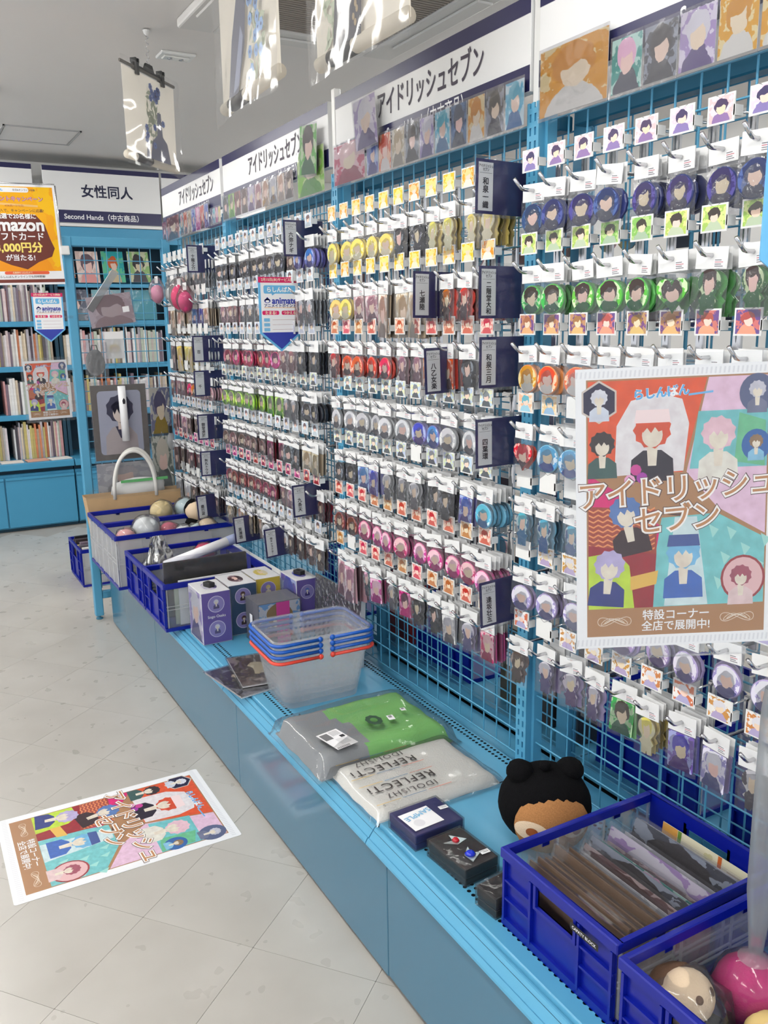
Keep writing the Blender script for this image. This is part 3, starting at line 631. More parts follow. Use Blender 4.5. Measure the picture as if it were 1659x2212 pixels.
PL = [('十龍之介', 3.415, 1.562, 0, 'in front of the pink bagged plush row'), ('六弥ナギ', 2.45, 1.553, 0, 'touching the row of gold badges'), ('和泉一織', 1.476, 1.565, -1, 'between gold packets and dark blue badges'),
      ('七瀬陸', 1.718, 1.364, -1, 'beside red charm packets'), ('二階堂大和', 1.461, 1.359, 0, 'beside the green badge row'), ('百', 3.41, 1.214, 0, 'beside the crimson badge row, one character on it'),
      ('八乙女楽', 1.666, 1.192, 2, 'beside red card packets, slightly tilted'), ('和泉三月', 1.458, 1.218, 0, 'beside the orange badge row'), ('千', 3.42, 1.076, 0, 'beside the lime green badges, one character on it'),
      ('御堂虎於', 3.41, 0.90, 0, 'beside dark brown packets'), ('狗丸トウマ', 3.40, 0.75, 0, 'beside maroon packets, five characters on it'), ('四葉環', 1.467, 1.048, 1, 'beside the light blue badge row'),
      ('棗巳波', 3.478, 0.552, 3, 'overhanging the frosted crate of plush'), ('九条天', 2.453, 0.755, 2, 'above the picture boxes'), ('亥清悠', 3.02, 0.545, 4, 'hanging above the blue crate with a black picture'),
      ('他キャラクタ｜', 2.706, 0.562, 4, 'with a long narrow line of seven characters'), ('逢坂壮五', 1.444, 0.698, 3, 'beside the lilac badges, above the white towel')]
for nm, x, z, roll, lab in PL:
    name_plate(nm, x, -1.047, z, 'navy name plate in clear holder ' + lab, roll)

# ------------------------------------------------------------------ goods on hooks
PAL = {  # ground, ground, hair, clothing
 'navy': ((52, 62, 120), (92, 104, 160), (40, 46, 92), (60, 62, 84)), 'green': ((96, 190, 92), (206, 232, 190), (58, 46, 40), (40, 96, 66)),
 'orange': ((238, 150, 88), (250, 218, 180), (222, 130, 80), (230, 226, 220)), 'sky': ((120, 190, 222), (214, 236, 244), (110, 180, 204), (70, 110, 160)),
 'lilac': ((176, 160, 206), (232, 226, 240), (226, 224, 232), (96, 88, 132)), 'gold': ((240, 214, 120), (250, 240, 200), (246, 222, 140), (236, 226, 200)),
 'red': ((226, 84, 72), (250, 196, 184), (214, 66, 54), (70, 44, 54)), 'silver': ((196, 198, 202), (236, 236, 236), (206, 206, 212), (90, 88, 96)),
 'violet': ((120, 116, 190), (190, 206, 240), (96, 120, 200), (70, 60, 130)), 'pink': ((216, 96, 150), (248, 206, 222), (248, 208, 216), (160, 60, 110)),
 'ink': ((60, 62, 72), (150, 156, 168), (48, 44, 46), (40, 42, 52)), 'rose': ((206, 160, 168), (236, 220, 220), (180, 130, 140), (120, 90, 100)),
 'crimson': ((190, 50, 92), (236, 160, 186), (90, 40, 60), (200, 60, 100)), 'lime': ((150, 206, 60), (216, 236, 160), (120, 120, 110), (90, 150, 60)),
 'umber': ((110, 84, 84), (190, 170, 168), (90, 62, 60), (70, 56, 60)), 'maroon': ((130, 44, 58), (196, 140, 146), (100, 40, 50), (60, 40, 50)),
 'beige': ((206, 186, 160), (240, 232, 220), (190, 160, 130), (150, 140, 130)), 'teal': ((60, 150, 150), (190, 226, 220), (240, 190, 206), (60, 60, 80))}
TAGP = {'tag_orange': ((250, 190, 90), (252, 224, 160), (250, 226, 160), (250, 240, 220)), 'tag_purple': ((246, 214, 222), (240, 232, 240), (66, 52, 92), (150, 130, 180)), 'tag_green': ((170, 206, 120), (216, 230, 160), (60, 52, 46), (190, 206, 180)),
 'tag_brown': ((206, 150, 130), (120, 90, 140), (176, 120, 96), (240, 190, 150)), 'tag_blue': ((246, 206, 170), (250, 232, 214), (120, 176, 196), (170, 206, 226)), 'tag_red': ((226, 170, 150), (240, 216, 200), (190, 90, 70), (206, 130, 110)),
 'tag_grey': ((226, 232, 196), (200, 214, 236), (130, 134, 140), (90, 94, 100)), 'tag_lilac': ((248, 244, 240), (214, 150, 110), (232, 230, 236), (190, 180, 214)), 'tag_pale': ((226, 230, 236), (206, 216, 232), (110, 90, 90), (190, 196, 206)), 'tag_rose': ((222, 120, 150), (236, 190, 200), (90, 70, 100), (150, 60, 90))}
PM = {k: portrait('art_' + k, *v, k=1.3, cy=0.57) for k, v in PAL.items()}
CM = {k: portrait('charm_' + k, v[3], v[1], v[2], v[3], cy=0.66, k=1.25) for k, v in PAL.items()}
TM = {k: portrait(k, *v, k=1.15) for k, v in TAGP.items()}
EDGE = {k: paint('edge_' + k, v[0], 0.3) for k, v in PAL.items()}
WORD = {'navy': 'dark blue', 'green': 'green', 'orange': 'orange', 'sky': 'light blue', 'lilac': 'lilac', 'gold': 'gold', 'red': 'red', 'silver': 'silver grey', 'violet': 'violet', 'pink': 'pink', 'ink': 'black', 'rose': 'dusty pink', 'crimson': 'crimson', 'lime': 'lime green', 'umber': 'brown', 'maroon': 'maroon', 'beige': 'beige', 'teal': 'teal'}
TWORD = {'tag_orange': 'orange', 'tag_purple': 'pink and purple', 'tag_green': 'green', 'tag_brown': 'brown and purple', 'tag_blue': 'peach and blue', 'tag_red': 'red brown', 'tag_grey': 'grey and yellow', 'tag_lilac': 'white and lilac', 'tag_pale': 'pale blue', 'tag_rose': 'rose pink', 'blank': 'blank white'}
# hook: back clip, goods prong with upturned tip, upper arm carrying a picture tag
HL = 0.110
h_prong = MB().tube([(0, 0, 0), (0, HL - 0.024, 0), (0, HL - 0.017, 0.002), (0, HL - 0.012, 0.006), (0, HL + 0.001, 0.019)], 0.0034, CHROME, 8).mesh('prong')
h_arm = MB().tube([(0, 0.001, 0.0), (0, 0.004, 0.052), (0, 0.010, 0.0555), (0, 0.071, 0.055)], 0.0019, CHROME, 6).mesh('tag_arm')
h_clip = bevel(MB().box(-0.008, 0.008, -0.004, 0.004, -0.012, 0.060, CHROME).mesh('back_clip'), 0.0015)
tb = MB(); tb.box(-0.0245, 0.0245, 0.071, 0.0725, 0.034, 0.075, PLAST); tb.box(-0.0255, -0.020, 0.055, 0.0725, 0.042, 0.057, PLAST); tb.tube([(-0.010, 0.0722, 0.0750), (0, 0.0722, 0.0705), (0.010, 0.0722, 0.0750)], 0.0009, paint('tag_notch', (150, 150, 150), 0.5), 4)
h_tag = tb.mesh('tag_plate')
h_card = {}
for k, m in TM.items():
    b = MB(); b.face([(0.0225, 0.07285, 0.0355), (-0.0225, 0.07285, 0.0355), (-0.0225, 0.07285, 0.0735), (0.0225, 0.07285, 0.0735)], WHITE)
    me = MB(); me.face([(0.0212, 0.0731, 0.0367), (-0.0212, 0.0731, 0.0367), (-0.0212, 0.0731, 0.0723), (0.0212, 0.0731, 0.0723)], m); b.add(me)
    me = b.mesh('picture_card'); lay = me.uv_layers.new(name='uv')
    for i, uvv in enumerate([(0, 0), (1, 0), (1, 1), (0, 1)] * 2): lay.data[i].uv = uvv
    h_card[k] = me
ORD = ['first', 'second', 'third', 'fourth', 'fifth', 'sixth', 'seventh', 'eighth', 'ninth', 'tenth', 'eleventh', 'twelfth']
BAY = ['poster bay', 'gold badge bay', 'lime badge bay', 'end frame bay']; ROWW = ['top row', 'second row', 'third row', 'fourth row', 'fifth row', 'sixth row', 'bottom row']
def hook(x, z, tag, where):
    t = thing('display_hook', 'chrome hook with %s tag, %s' % ((TWORD[tag] + ' picture') if tag != 'blank' else 'blank white', where), 'hook', TZ(x, MY + 0.006, z), 'hooks with %s tags' % TWORD[tag])
    part('back_clip', h_clip, t); part('prong', h_prong, t); part('tag_arm', h_arm, t); tp = part('tag_plate', h_tag, t)
    if tag != 'blank': part('picture_card', h_card[tag], tp)
# packet pieces, origin at the hanging hole, x right, y up, z toward the aisle
PW, HW = 0.062, 0.054
hb = MB(); hb.box(-HW / 2, HW / 2, -0.020, 0.013, -0.0009, 0.0009, WHITE); header_me = hb.mesh('header_card')
sb = MB(); sb.rect(0.004, -0.018, 0.024, -0.004, 0.0013, PAPER)
for k in range(4): sb.rect(0.006, -0.0165 + k * 0.003, 0.020 - 0.003 * (k % 2), -0.0153 + k * 0.003, 0.0015, pc(120, 116, 122) if k != 2 else pc(206, 120, 130))
sticker_me = sb.mesh('price_sticker')
def pouch_mesh(seed, w=PW, top=-0.016, bot=-0.096, d=0.0055, flat=False):
    def fn(u, v):
        x = (u - 0.5) * w; y = bot + (top - bot) * v; e = math.sin(math.pi * min(1, max(0, u))) * math.sin(math.pi * min(1, v * 0.9 + 0.1))
        k = 0.0012 * noise.noise(Vector((u * 5 + seed, v * 6, seed))); return (x + k, y + (0.002 * noise.noise(Vector((u * 4, seed * 3, 0))) if v == 0 else 0), d * e + k)
    return MB().grid(fn, 4, 4, POUCH).mesh('pouch')
POUCHES = [pouch_mesh(i * 3.1) for i in range(4)]; LONGP = [pouch_mesh(20 + i, bot=-0.135) for i in range(2)]
CY = -0.053
def disc(m, me_, r=0.0285, n=20, sx=1.0):
    b = MB(); o = [(sx * r * math.cos(2 * math.pi * i / n), CY + r * math.sin(2 * math.pi * i / n)) for i in range(n)]; q = [(x * 0.93, CY + (y - CY) * 0.93) for x, y in o]; n_ = n
    b.poly(q, 0.0032, m); b.faces([(x, y, 0.0032) for x, y in q] + [(x, y, 0.0012) for x, y in o] + [(x, y, -0.0028) for x, y in o], [(i, n + i, n + (i + 1) % n, (i + 1) % n) for i in range(n)] + [(n + i, 2 * n + i, 2 * n + (i + 1) % n, n + (i + 1) % n) for i in range(n)], me_)
    b.poly(list(reversed(o)), -0.0028, CHROME); return b
def heart(m, me_, r=0.031):
    o = []
    for i in range(22):
        a = 2 * math.pi * i / 22; o.append((r * 0.062 * 16 * math.sin(a) ** 3 * 0.95, CY + r * 0.062 * (13 * math.cos(a) - 5 * math.cos(2 * a) - 2 * math.cos(3 * a) - math.cos(4 * a))))
    return MB().prism(o, -0.0025, 0.0025, m, me_)
def charm(m, me_):
    """acrylic charm with big rounded head and small body"""
    o = [(0.020 * math.cos(a), CY + 0.014 + 0.019 * math.sin(a)) for a in [R(-50 + 280 * i / 14) for i in range(15)]]
    o = o + [(-0.010, CY - 0.006), (-0.017, CY - 0.014), (-0.012, CY - 0.020), (-0.012, CY - 0.036), (-0.002, CY - 0.037), (0, CY - 0.030), (0.002, CY - 0.037), (0.012, CY - 0.036), (0.012, CY - 0.020), (0.017, CY - 0.014), (0.010, CY - 0.006)]
    b = MB().prism(o, -0.0013, 0.0013, m, me_); b.tube([(0.003, CY + 0.033, 0), (0.002, CY + 0.038, 0), (-0.001, CY + 0.035, 0), (0.003, CY + 0.033, 0)], 0.0006, CHROME, 4, False); return b
def card(m, me_, w=0.050, h=0.068): return MB().prism(rrect(w, h, 0.002, 1, 0, CY - 0.002), -0.0014, 0.0014, m, me_)
SHAPES = {'badge': disc, 'heart': heart, 'charm': charm, 'card': card, 'long': lambda m, e: MB().prism(rrect(0.046, 0.108, 0.002, 1, 0, -0.075), -0.0014, 0.0014, m, e)}
SW = {'badge': 'round tin badge', 'heart': 'heart-shaped badge', 'charm': 'flat figure charm', 'card': 'picture card', 'long': 'long bookmark'}
CONT = {}
def content(shape, pal):
    k = (shape, pal)
    if k not in CONT:
        b = SHAPES[shape](CM[pal] if shape == 'charm' else PM[pal], EDGE[pal]); ys = [v[1] for v in b.v]; xs = [v[0] for v in b.v]
        CONT[k] = (b.mesh(shape, uv=(min(xs), min(ys), max(xs), max(ys))), b)
    return CONT[k]
REST = MB(); RESTUV = []
def packet(x, y, z, shape, pal, yaw, roll, sticker, where):
    t = thing('packet', 'packet with %s %s, %s' % (WORD[pal], SW[shape], where), 'packet', FY(x, y, z, roll, yaw), '%s %s packets on hooks' % (WORD[pal], SW[shape]))
    hc = part('header_card', header_me, t)
    if sticker: part('price_sticker', sticker_me, hc)
    part({'badge': 'badge', 'heart': 'badge', 'charm': 'charm', 'card': 'card', 'long': 'bookmark'}[shape], content(shape, pal)[0], t)
    part('pouch', (LONGP if shape == 'long' else POUCHES)[int(abs(x * 7919 + z * 104729)) % (2 if shape == 'long' else 4)], t)
hd_s = MB(); hd_s.rect(-HW / 2, -0.020, HW / 2, 0.013, 0, WHITE)
po_s = MB(); po_s.rect(-PW / 2, -0.096, PW / 2, -0.016, 0.004, POUCH); pol_s = MB(); pol_s.rect(-PW / 2, -0.135, PW / 2, -0.016, 0.004, POUCH)
def small(shape, pal):
    k = ('s', shape, pal)
    if k not in CONT:
        if shape == 'badge': b = disc(EDGE[pal], EDGE[pal], n=12)
        else: b = SHAPES[shape](EDGE[pal], EDGE[pal])
        CONT[k] = b
    return CONT[k]
ROWZ = [1.6115 - 0.012, 1.458 - 0.012, 1.3034 - 0.012, 1.1478 - 0.012, 0.992 - 0.012, 0.8386 - 0.012, 0.683 - 0.012]
# panel: (first hook x, pitch, count, rows[(tag, [(shape, palette, run)...])])
B, C_, K, H_, L_ = 'badge', 'charm', 'card', 'heart', 'long'
PANELS = [
 (1.385, -0.0738, 9, [('tag_purple', [(B, 'navy', 9)]), ('tag_green', [(B, 'green', 5), (H_, 'green', 1), (C_, 'green', 3)]), ('tag_brown', [(B, 'orange', 9)]), ('tag_blue', [(H_, 'red', 1), (B, 'sky', 8)]),
   ('blank', [(C_, 'sky', 3), (C_, 'silver', 6)]), ('tag_lilac', [(B, 'lilac', 9)]), ('tag_lilac', [(C_, 'umber', 1), (C_, 'lilac', 3), (K, 'green', 1), (C_, 'gold', 1), (K, 'violet', 1), (K, 'lilac', 1), (C_, 'silver', 1)])]),
 (2.255, -0.0735, 11, [('tag_orange', [(B, 'gold', 5), (C_, 'ink', 2), (C_, 'gold', 4)]), ('tag_orange', [(B, 'gold', 2), (K, 'rose', 2), (L_, 'beige', 3), (C_, 'red', 4)]), ('tag_red', [(C_, 'red', 1), (B, 'red', 4), (C_, 'rose', 2), (K, 'red', 2), (C_, 'ink', 2)]), ('tag_grey', [(B, 'silver', 6), (B, 'violet', 2), (B, 'silver', 2), (C_, 'red', 1)]),
   ('tag_grey', [(B, 'ink', 2), (K, 'violet', 2), (C_, 'silver', 3), (C_, 'ink', 2), (K, 'violet', 1), (B, 'sky', 1)]), ('tag_red', [(B, 'maroon', 2), (B, 'pink', 9)]), ('tag_red', [(L_, 'rose', 2), (C_, 'teal', 1), (K, 'pink', 1), (C_, 'silver', 1), (K, 'crimson', 1), (C_, 'ink', 2), (K, 'silver', 1), (C_, 'lilac', 1), (K, 'pink', 1)])]),
 (3.235, -0.0748, 12, [('tag_pale', [(B, 'ink', 9), (B, 'umber', 1), (B, 'violet', 2)]), ('tag_pale', [(C_, 'rose', 3), (C_, 'silver', 4), (K, 'rose', 3), (C_, 'silver', 2)]), ('tag_pale', [(B, 'maroon', 2), (B, 'crimson', 6), (C_, 'rose', 2), (C_, 'ink', 2)]), ('tag_grey', [(B, 'lime', 6), (K, 'lime', 2), (C_, 'silver', 2), (B, 'ink', 2)]),
   ('tag_pale', [(B, 'umber', 6), (K, 'maroon', 2), (K, 'ink', 2), (K, 'beige', 2)]), ('tag_rose', [(B, 'maroon', 7), (C_, 'rose', 2), (C_, 'maroon', 3)]), ('tag_pale', [(C_, 'beige', 5), (B, 'silver', 3), (C_, 'umber', 4)])]),
 (3.955, -0.0752, 8, [('blank', [(C_, 'silver', 8)]), ('blank', [(L_, 'maroon', 1), (L_, 'beige', 2), (K, 'beige', 2), (K, 'violet', 2), (K, 'beige', 1)]), ('blank', [(L_, 'umber', 2), (L_, 'gold', 3), (B, 'silver', 3)]), ('blank', [(C_, 'rose', 3), (B, 'red', 2), (B, 'rose', 3)]),
   ('tag_pale', [(K, 'rose', 3), (K, 'umber', 2), (C_, 'rose', 3)]), ('tag_rose', [(L_, 'umber', 3), (C_, 'maroon', 5)]), ('blank', [(L_, 'silver', 3), (C_, 'umber', 5)])])]
ri = random.Random(11)
for pi, (x0, dx, cnt, rows) in enumerate(PANELS):
    for r_, (tag, runs) in enumerate(rows):
        seq = [(s, p) for s, p, n in runs for _ in range(n)]
        for k in range(cnt):
            x = x0 + dx * (k if dx < 0 else k) ; z = ROWZ[r_]
            if pi == 0: x = 1.385 + dx * k
            shape, pal = seq[min(k if pi != 0 else k, len(seq) - 1)]
            tg = 'blank' if (tag != 'blank' and ri.random() < 0.07) else tag
            where = '%s in %s, %s' % (ORD[k], ROWW[r_], BAY[pi]); hook(x, z, tg, where)
            n = ri.randint(3, 7) if pi else ri.randint(2, 6)
            y = MY + 0.006 + HL - ri.uniform(0.030, 0.050)
            for q in range(n):
                yaw = ri.uniform(-9, 9) + (5 if q == 0 else 0); roll = ri.uniform(-5, 5)
                if q == 0: packet(x, y, z, shape, pal, yaw, roll, pi < 2, where)
                else:
                    M = FY(x + ri.uniform(-0.004, 0.004), y, z + ri.uniform(-0.003, 0.002), roll, yaw)
                    REST.add(hd_s, M); REST.add(small(shape, pal), M)
                    if q % 2 == 0: REST.add(pol_s if shape == 'long' else po_s, M)
                y -= ri.uniform(0.0095, 0.0135)
                if y < MY + 0.016: break
for r_ in range(7):                                             # the last columns, past the poster
    for k in range(3):
        x = 1.385 - 0.0738 * (9 + k); y = MY + 0.08; shape, pal = PANELS[0][3][r_][1][-1][:2]
        REST.tube([(x, MY, ROWZ[r_]), (x, MY + HL - .018, ROWZ[r_]), (x, MY + HL, ROWZ[r_] + .017)], 0.0034, CHROME, 6)
        for q in range(4):
            M = FY(x, y, ROWZ[r_], ri.uniform(-5, 5), ri.uniform(-8, 8)); REST.add(hd_s, M); REST.add(small(shape, pal), M); REST.add(po_s, M); y -= .014
tagp(link(bpy.data.objects.new('hanging_packets', REST.mesh('hanging_packets'))), 'packets crowded on the hooks behind the front ones', 'packets', None, 'stuff')
# goods hung on the other face of the rack, seen through the mesh
rb = MB()
for r_ in range(7):
    for k in range(48):
        x = 0.62 + k * 0.071 + ri.uniform(-0.01, 0.01)
        if ri.random() < 0.2: continue
        M = Matrix.Translation((x, -1.36 - ri.uniform(0, 0.05), ROWZ[r_] - 0.02)) @ Matrix.Rotation(R(ri.uniform(-8, 8)), 4, 'Z') @ basis((1, 0, 0), (0, 0, 1), (0, -1, 0), (0, 0, 0))
        rb.add(hd_s, M); sh, pl = ri.choice([('badge', 'ink'), ('charm', 'silver'), ('card', 'umber'), ('badge', 'rose'), ('card', 'ink'), ('charm', 'navy')]); rb.add(small(sh, pl), M)
        rb.tube([(x, -1.31, ROWZ[r_] - 0.02), (x, -1.44, ROWZ[r_] - 0.02)], 0.0026, CHROME, 5)
tagp(link(bpy.data.objects.new('rear_packets', rb.mesh('rear_packets'))), 'packets hanging on the other face of the mesh rack', 'packets', None, 'stuff')

# ------------------------------------------------------------------ sleeved pictures along the top of the rack
def sleeve(x0, x1, z0, z1, pal, label, y=-1.149, roll=0, yaw=0, name='sleeved_picture', pad=0.005, group='sleeved pictures along the top of the rack'):
    w = x0 - x1; h = z1 - z0; t = thing(name, label, 'picture card', FY(x0, y, z0, roll, yaw), group)
    part('print', MB().prism([(0, 0), (w, 0), (w, h), (0, h)], -0.001, 0.0, PM[pal], WHITE).mesh('print', uv=(0, 0, w, h)), t)
    part('clear_sleeve', MB().prism([(-pad * .6, -pad * 1.4), (w + pad * .6, -pad * 1.4), (w + pad * .6, h + pad), (-pad * .6, h + pad)], 0.0008, 0.0016, SLEEVE).mesh('clear_sleeve'), t)
SL = 'small sleeved %s picture %s'
sleeve(2.305, 2.125, 1.735, 1.838, 'pink', 'wide sleeved pink and violet picture first under the second header board')
for i, p in enumerate(('violet', 'orange', 'beige', 'ink', 'lilac', 'sky', 'navy', 'orange', 'ink', 'sky')):
    x = 2.112 - i * 0.0662; sleeve(x, x - 0.060, 1.735, 1.822, p, SL % (WORD[p], 'between the wide pink picture and the post'))
for i, p in enumerate(('ink', 'lime', 'maroon', 'umber', 'lilac', 'rose', 'beige', 'silver', 'beige', 'umber')):
    x = 3.255 - i * 0.0665; sleeve(x, x - 0.060, 1.745, 1.826, p, SL % (WORD[p], 'below the third header board'))
sleeve(2.560, 2.372, 1.735, 1.862, 'lime', 'wide sleeved picture of a dark scene with lime shapes beside the post')
sleeve(4.09, 4.03, 1.74, 1.82, 'maroon', 'narrow sleeved maroon picture at the back corner of the rack'); sleeve(4.015, 3.83, 1.735, 1.832, 'maroon', 'wide sleeved dark red picture near the back corner')
for i, p in enumerate(('teal', 'red', 'beige', 'violet', 'pink', 'red', 'violet')):
    x = 3.815 - i * 0.0565; sleeve(x, x - 0.050, 1.74, 1.828, p, SL % (WORD[p], 'below the header board next to the back corner'))
for i, p in enumerate(('navy', 'sky', 'pink', 'gold')):
    x = 3.405 - i * 0.032; sleeve(x, x - 0.024, 1.745, 1.80, p, 'small sleeved %s tag on top of the rack next to the post' % WORD[p])
sleeve(1.407, 1.224, 1.735, 1.852, 'orange', 'large sleeved orange and yellow picture beside the post')
for i, p in enumerate(('teal', 'ink', 'lilac', 'orange', 'orange', 'rose', 'red', 'navy')):
    x = 1.214 - i * 0.0755; sleeve(x, x - 0.070, 1.735, 1.822, p, SL % (WORD[p], 'next to the large orange picture'))
sleeve(2.49, 2.40, 1.79, 1.925, 'green', 'tall sleeved green picture leaning before the third header board', -1.125, -4, 8, group=None)
sleeve(2.125, 2.03, 1.795, 1.915, 'lilac', 'sleeved pale many-coloured picture leaning before the second header board', -1.125, 6, 8, group=None)

# ------------------------------------------------------------------ folding crates
def crate(label, cx, cy, z, lx, ly, h, ends='y', clear=CLEARP, group=None, rot=0, logo=False, name='folding_crate'):
    t = thing(name, label, 'crate', TZ(cx, cy, z, rot), group); T = 0.006; rh = 0.019
    b = MB(); o = 0.004
    for a in ((-lx / 2 - o, lx / 2 + o, ly / 2 - T, ly / 2 + o), (-lx / 2 - o, lx / 2 + o, -ly / 2 - o, -ly / 2 + T), (-lx / 2 - o, -lx / 2 + T, -ly / 2 + T, ly / 2 - T), (lx / 2 - T, lx / 2 + o, -ly / 2 + T, ly / 2 - T)): b.box(*a, h - rh, h, CRATE)
    part('rim', bevel(b.mesh('rim'), 0.0018), t)
    b = MB(); b.box(-lx / 2, lx / 2, -ly / 2, ly / 2, 0, 0.004, CRATE)
    for a in ((-lx / 2, lx / 2, ly / 2 - 0.004, ly / 2 + .002), (-lx / 2, lx / 2, -ly / 2 - .002, -ly / 2 + 0.004), (-lx / 2 - .002, -lx / 2 + 0.004, -ly / 2, ly / 2), (lx / 2 - 0.004, lx / 2 + .002, -ly / 2, ly / 2)): b.box(*a, 0, 0.012, CRATE)
    part('base', b.mesh('base'), t)
    def solid(w):
        b = MB(); hz = h - rh; y0 = 0.012; hw = w * 0.17; hb_, ht = hz * 0.70, hz * 0.93; p = 0.0022
        for a in ((-w / 2, -hw, y0, hz), (hw, w / 2, y0, hz), (-hw, hw, y0, hb_), (-hw, hw, ht, hz)): b.box(a[0], a[1], -p, 0, a[2], a[3], CRATE)
        for a in ((-hw - .006, -hw, hb_ - .006, hz), (hw, hw + .006, hb_ - .006, hz), (-hw, hw, hb_ - .006, hb_)): b.box(a[0], a[1], -p, 0.006, a[2], a[3], CRATE)
        for x in (-w / 2 + .004, -w * .22, w * .22, w / 2 - .004): b.box(x - .0025, x + .0025, 0, 0.0075, y0, hz, CRATE)
        for q in (0.36, 0.66): b.box(-w / 2, -w * .22, 0, 0.0065, y0 + (hz - y0) * q, y0 + (hz - y0) * q + .004, CRATE); b.box(w * .22, w / 2, 0, 0.0065, y0 + (hz - y0) * q, y0 + (hz - y0) * q + .004, CRATE)
        b.box(-w / 2, w / 2, 0, 0.0065, y0, y0 + .005, CRATE); return b
    def sheer(w, m):
        b = MB(); hz = h - rh; b.box(-w / 2, w / 2, -0.001, 0, 0.012, hz, m); k = max(3, int(w / 0.09))
        for i in range(k + 1): x = -w / 2 + .003 + (w - .006) * i / k; b.box(x - .0012, x + .0012, 0, 0.004, 0.012, hz, FROST)
        for q in (0.5, 0.58): b.box(-w / 2, w / 2, 0, 0.0035, hz * q, hz * q + .0025, FROST)
        for i in range(2): x = -w / 4 + w / 2 * i; b.box(x - .008, x + .008, -.001, .003, hz - .007, hz, CRATE)
        return b
    X90 = Matrix(((1, 0, 0, 0), (0, 0, 1, 0), (0, 1, 0, 0), (0, 0, 0, 1)))
    def fy(sgn): return (lambda b: MB().add(b, Matrix(((-sgn, 0, 0, 0), (0, sgn, 0, sgn * (ly / 2 - .003)), (0, 0, 1, 0), (0, 0, 0, 1)))))
    def fx(sgn): return (lambda b: MB().add(b, Matrix(((0, sgn, 0, sgn * (lx / 2 - .003)), (sgn, 0, 0, 0), (0, 0, 1, 0), (0, 0, 0, 1)))))
    # panels are authored with local y as the outward normal
    for s in (1, -1):
        if ends == 'y': part('end_panel', fy(s)(swap(solid(lx - .006))).mesh('end_panel'), t); part('clear_side', fx(s)(swap(sheer(ly - .012, clear))).mesh('clear_side'), t)
        else: part('clear_side', fy(s)(swap(sheer(lx - .006, clear))).mesh('clear_side'), t); part('clear_end', fx(s)(swap(sheer(ly - .012, clear))).mesh('clear_end'), t)
    if logo:
        lg = thing_logo(t, lx, ly, h)
    return t
def swap(b):
    """authored as box(x, depth, height) already: x along, y outward, z up"""
    return b
def thing_logo(t, lx, ly, h):
    b = MB(); M = FY(-lx * 0.27, ly / 2 + 0.0062, h - 0.030); bb = MB(); bb.poly(rrect(0.062, 0.012, 0.002, 2, 0, 0), 0, BLACK)
    part('maker_label', bb.mesh('maker_label'), t, M)
    part('lettering', text_fit('CAPATY BLOCK', 0.052, 0.015, PAPER).mesh('lettering'), t, M @ T3(0, 0, 0.0004))
crate('blue folding crate packed with card sleeves beside the black-capped plush', 0.9125, -0.9875, STZ, 0.270, 0.352, 0.147, logo=True)
crate('blue folding crate holding plush toys at the near end of the stage', 0.618, -0.972, STZ, 0.270, 0.352, 0.147)
crate('blue folding crate with a black framed picture standing in it', 2.945, -0.905, STZ, 0.272, 0.39, 0.170, clear=CLEARP)
crate('blue folding crate with silver bag between frosted crate and framed picture', 3.228, -0.905, STZ, 0.268, 0.39, 0.168, clear=CLEARP)
crate('frosted crate of bagged plush balls with blue rim at the rack end', 3.522, -0.93, STZ, 0.262, 0.50, 0.222, ends='x', clear=FROST)
crate('frosted crate with blue rim next to the tan tote bag', 3.796, -0.93, STZ, 0.262, 0.50, 0.222, ends='x', clear=FROST)
crate('blue crate of books standing on the floor behind the end frame', 4.80, -0.925, 0.0, 0.35, 0.36, 0.205, ends='y', clear=FROST)
for i, (x, lab) in enumerate(((2.06, 'dark blue crate on the rear stage beside maroon boxes'), (1.24, 'dark blue crate on the rear stage behind the black-capped plush'), (0.86, 'dark blue crate on the rear stage behind the card sleeve crate'), (2.75, 'dark blue crate on the rear stage behind the picture boxes'))):
    crate(lab, x, -1.53, STZ, 0.30, 0.36, 0.20, ends='y', clear=CLEARP)
# card sleeves in the near crate
ri = random.Random(5)
KRAFT = paint('kraft_board', (150, 118, 88), 0.7, nscale=30, namt=0.12)
cols = [KRAFT] * 9 + [PM[k] for k in ('ink', 'silver', 'umber', 'ink', 'teal', 'silver', 'umber', 'lilac', 'ink', 'silver', 'beige', 'ink', 'silver', 'umber')]
y = -0.845
for i, m in enumerate(cols):
    hh = ri.uniform(0.095, 0.118) if i < 9 else ri.uniform(0.085, 0.125); w = 0.225 + ri.uniform(-.012, .01); tilt = (-8 if i < 9 else -17) + ri.uniform(-1.2, 1.2)
    M = FY(0.9125 + w / 2 + ri.uniform(-.006, .006), y, STZ + 0.007, 0, ri.uniform(-.7, .7), tilt)
    if i < 9: lab, gp = '%s kraft cardboard sleeve from the lettered crate end' % ORD[i], 'kraft sleeves in the crate'
    else: lab, gp = '%s sleeve behind the kraft ones, with %s print' % ((ORD + ['thirteenth', 'fourteenth'])[i - 9], m.name.replace('art_', '').replace('ink', 'black').replace('silver', 'silver grey').replace('umber', 'brown')), 'print sleeves in the crate'
    t = thing('card_sleeve', lab, 'card sleeve', M, gp)
    part('board', MB().prism([(0, 0), (w, 0), (w, hh), (0, hh)], -(0.0019 if i < 9 else 0.0012), 0.0012, m).mesh('board', uv=(0, 0, w, hh)), t)
    part('clear_sleeve', MB().prism([(-.004, -.001), (w + .004, -.001), (w + .004, hh + .008), (-.004, hh + .008)], 0.0018, 0.0024, SLEEVE).mesh('clear_sleeve'), t)
    y -= 0.0092 if i < 9 else 0.0122
t = thing('picture_folder', 'orange and cream picture folder against the crate end wall', 'folder', FY(1.005, -1.142, STZ + 0.01, 0, 0, -6))
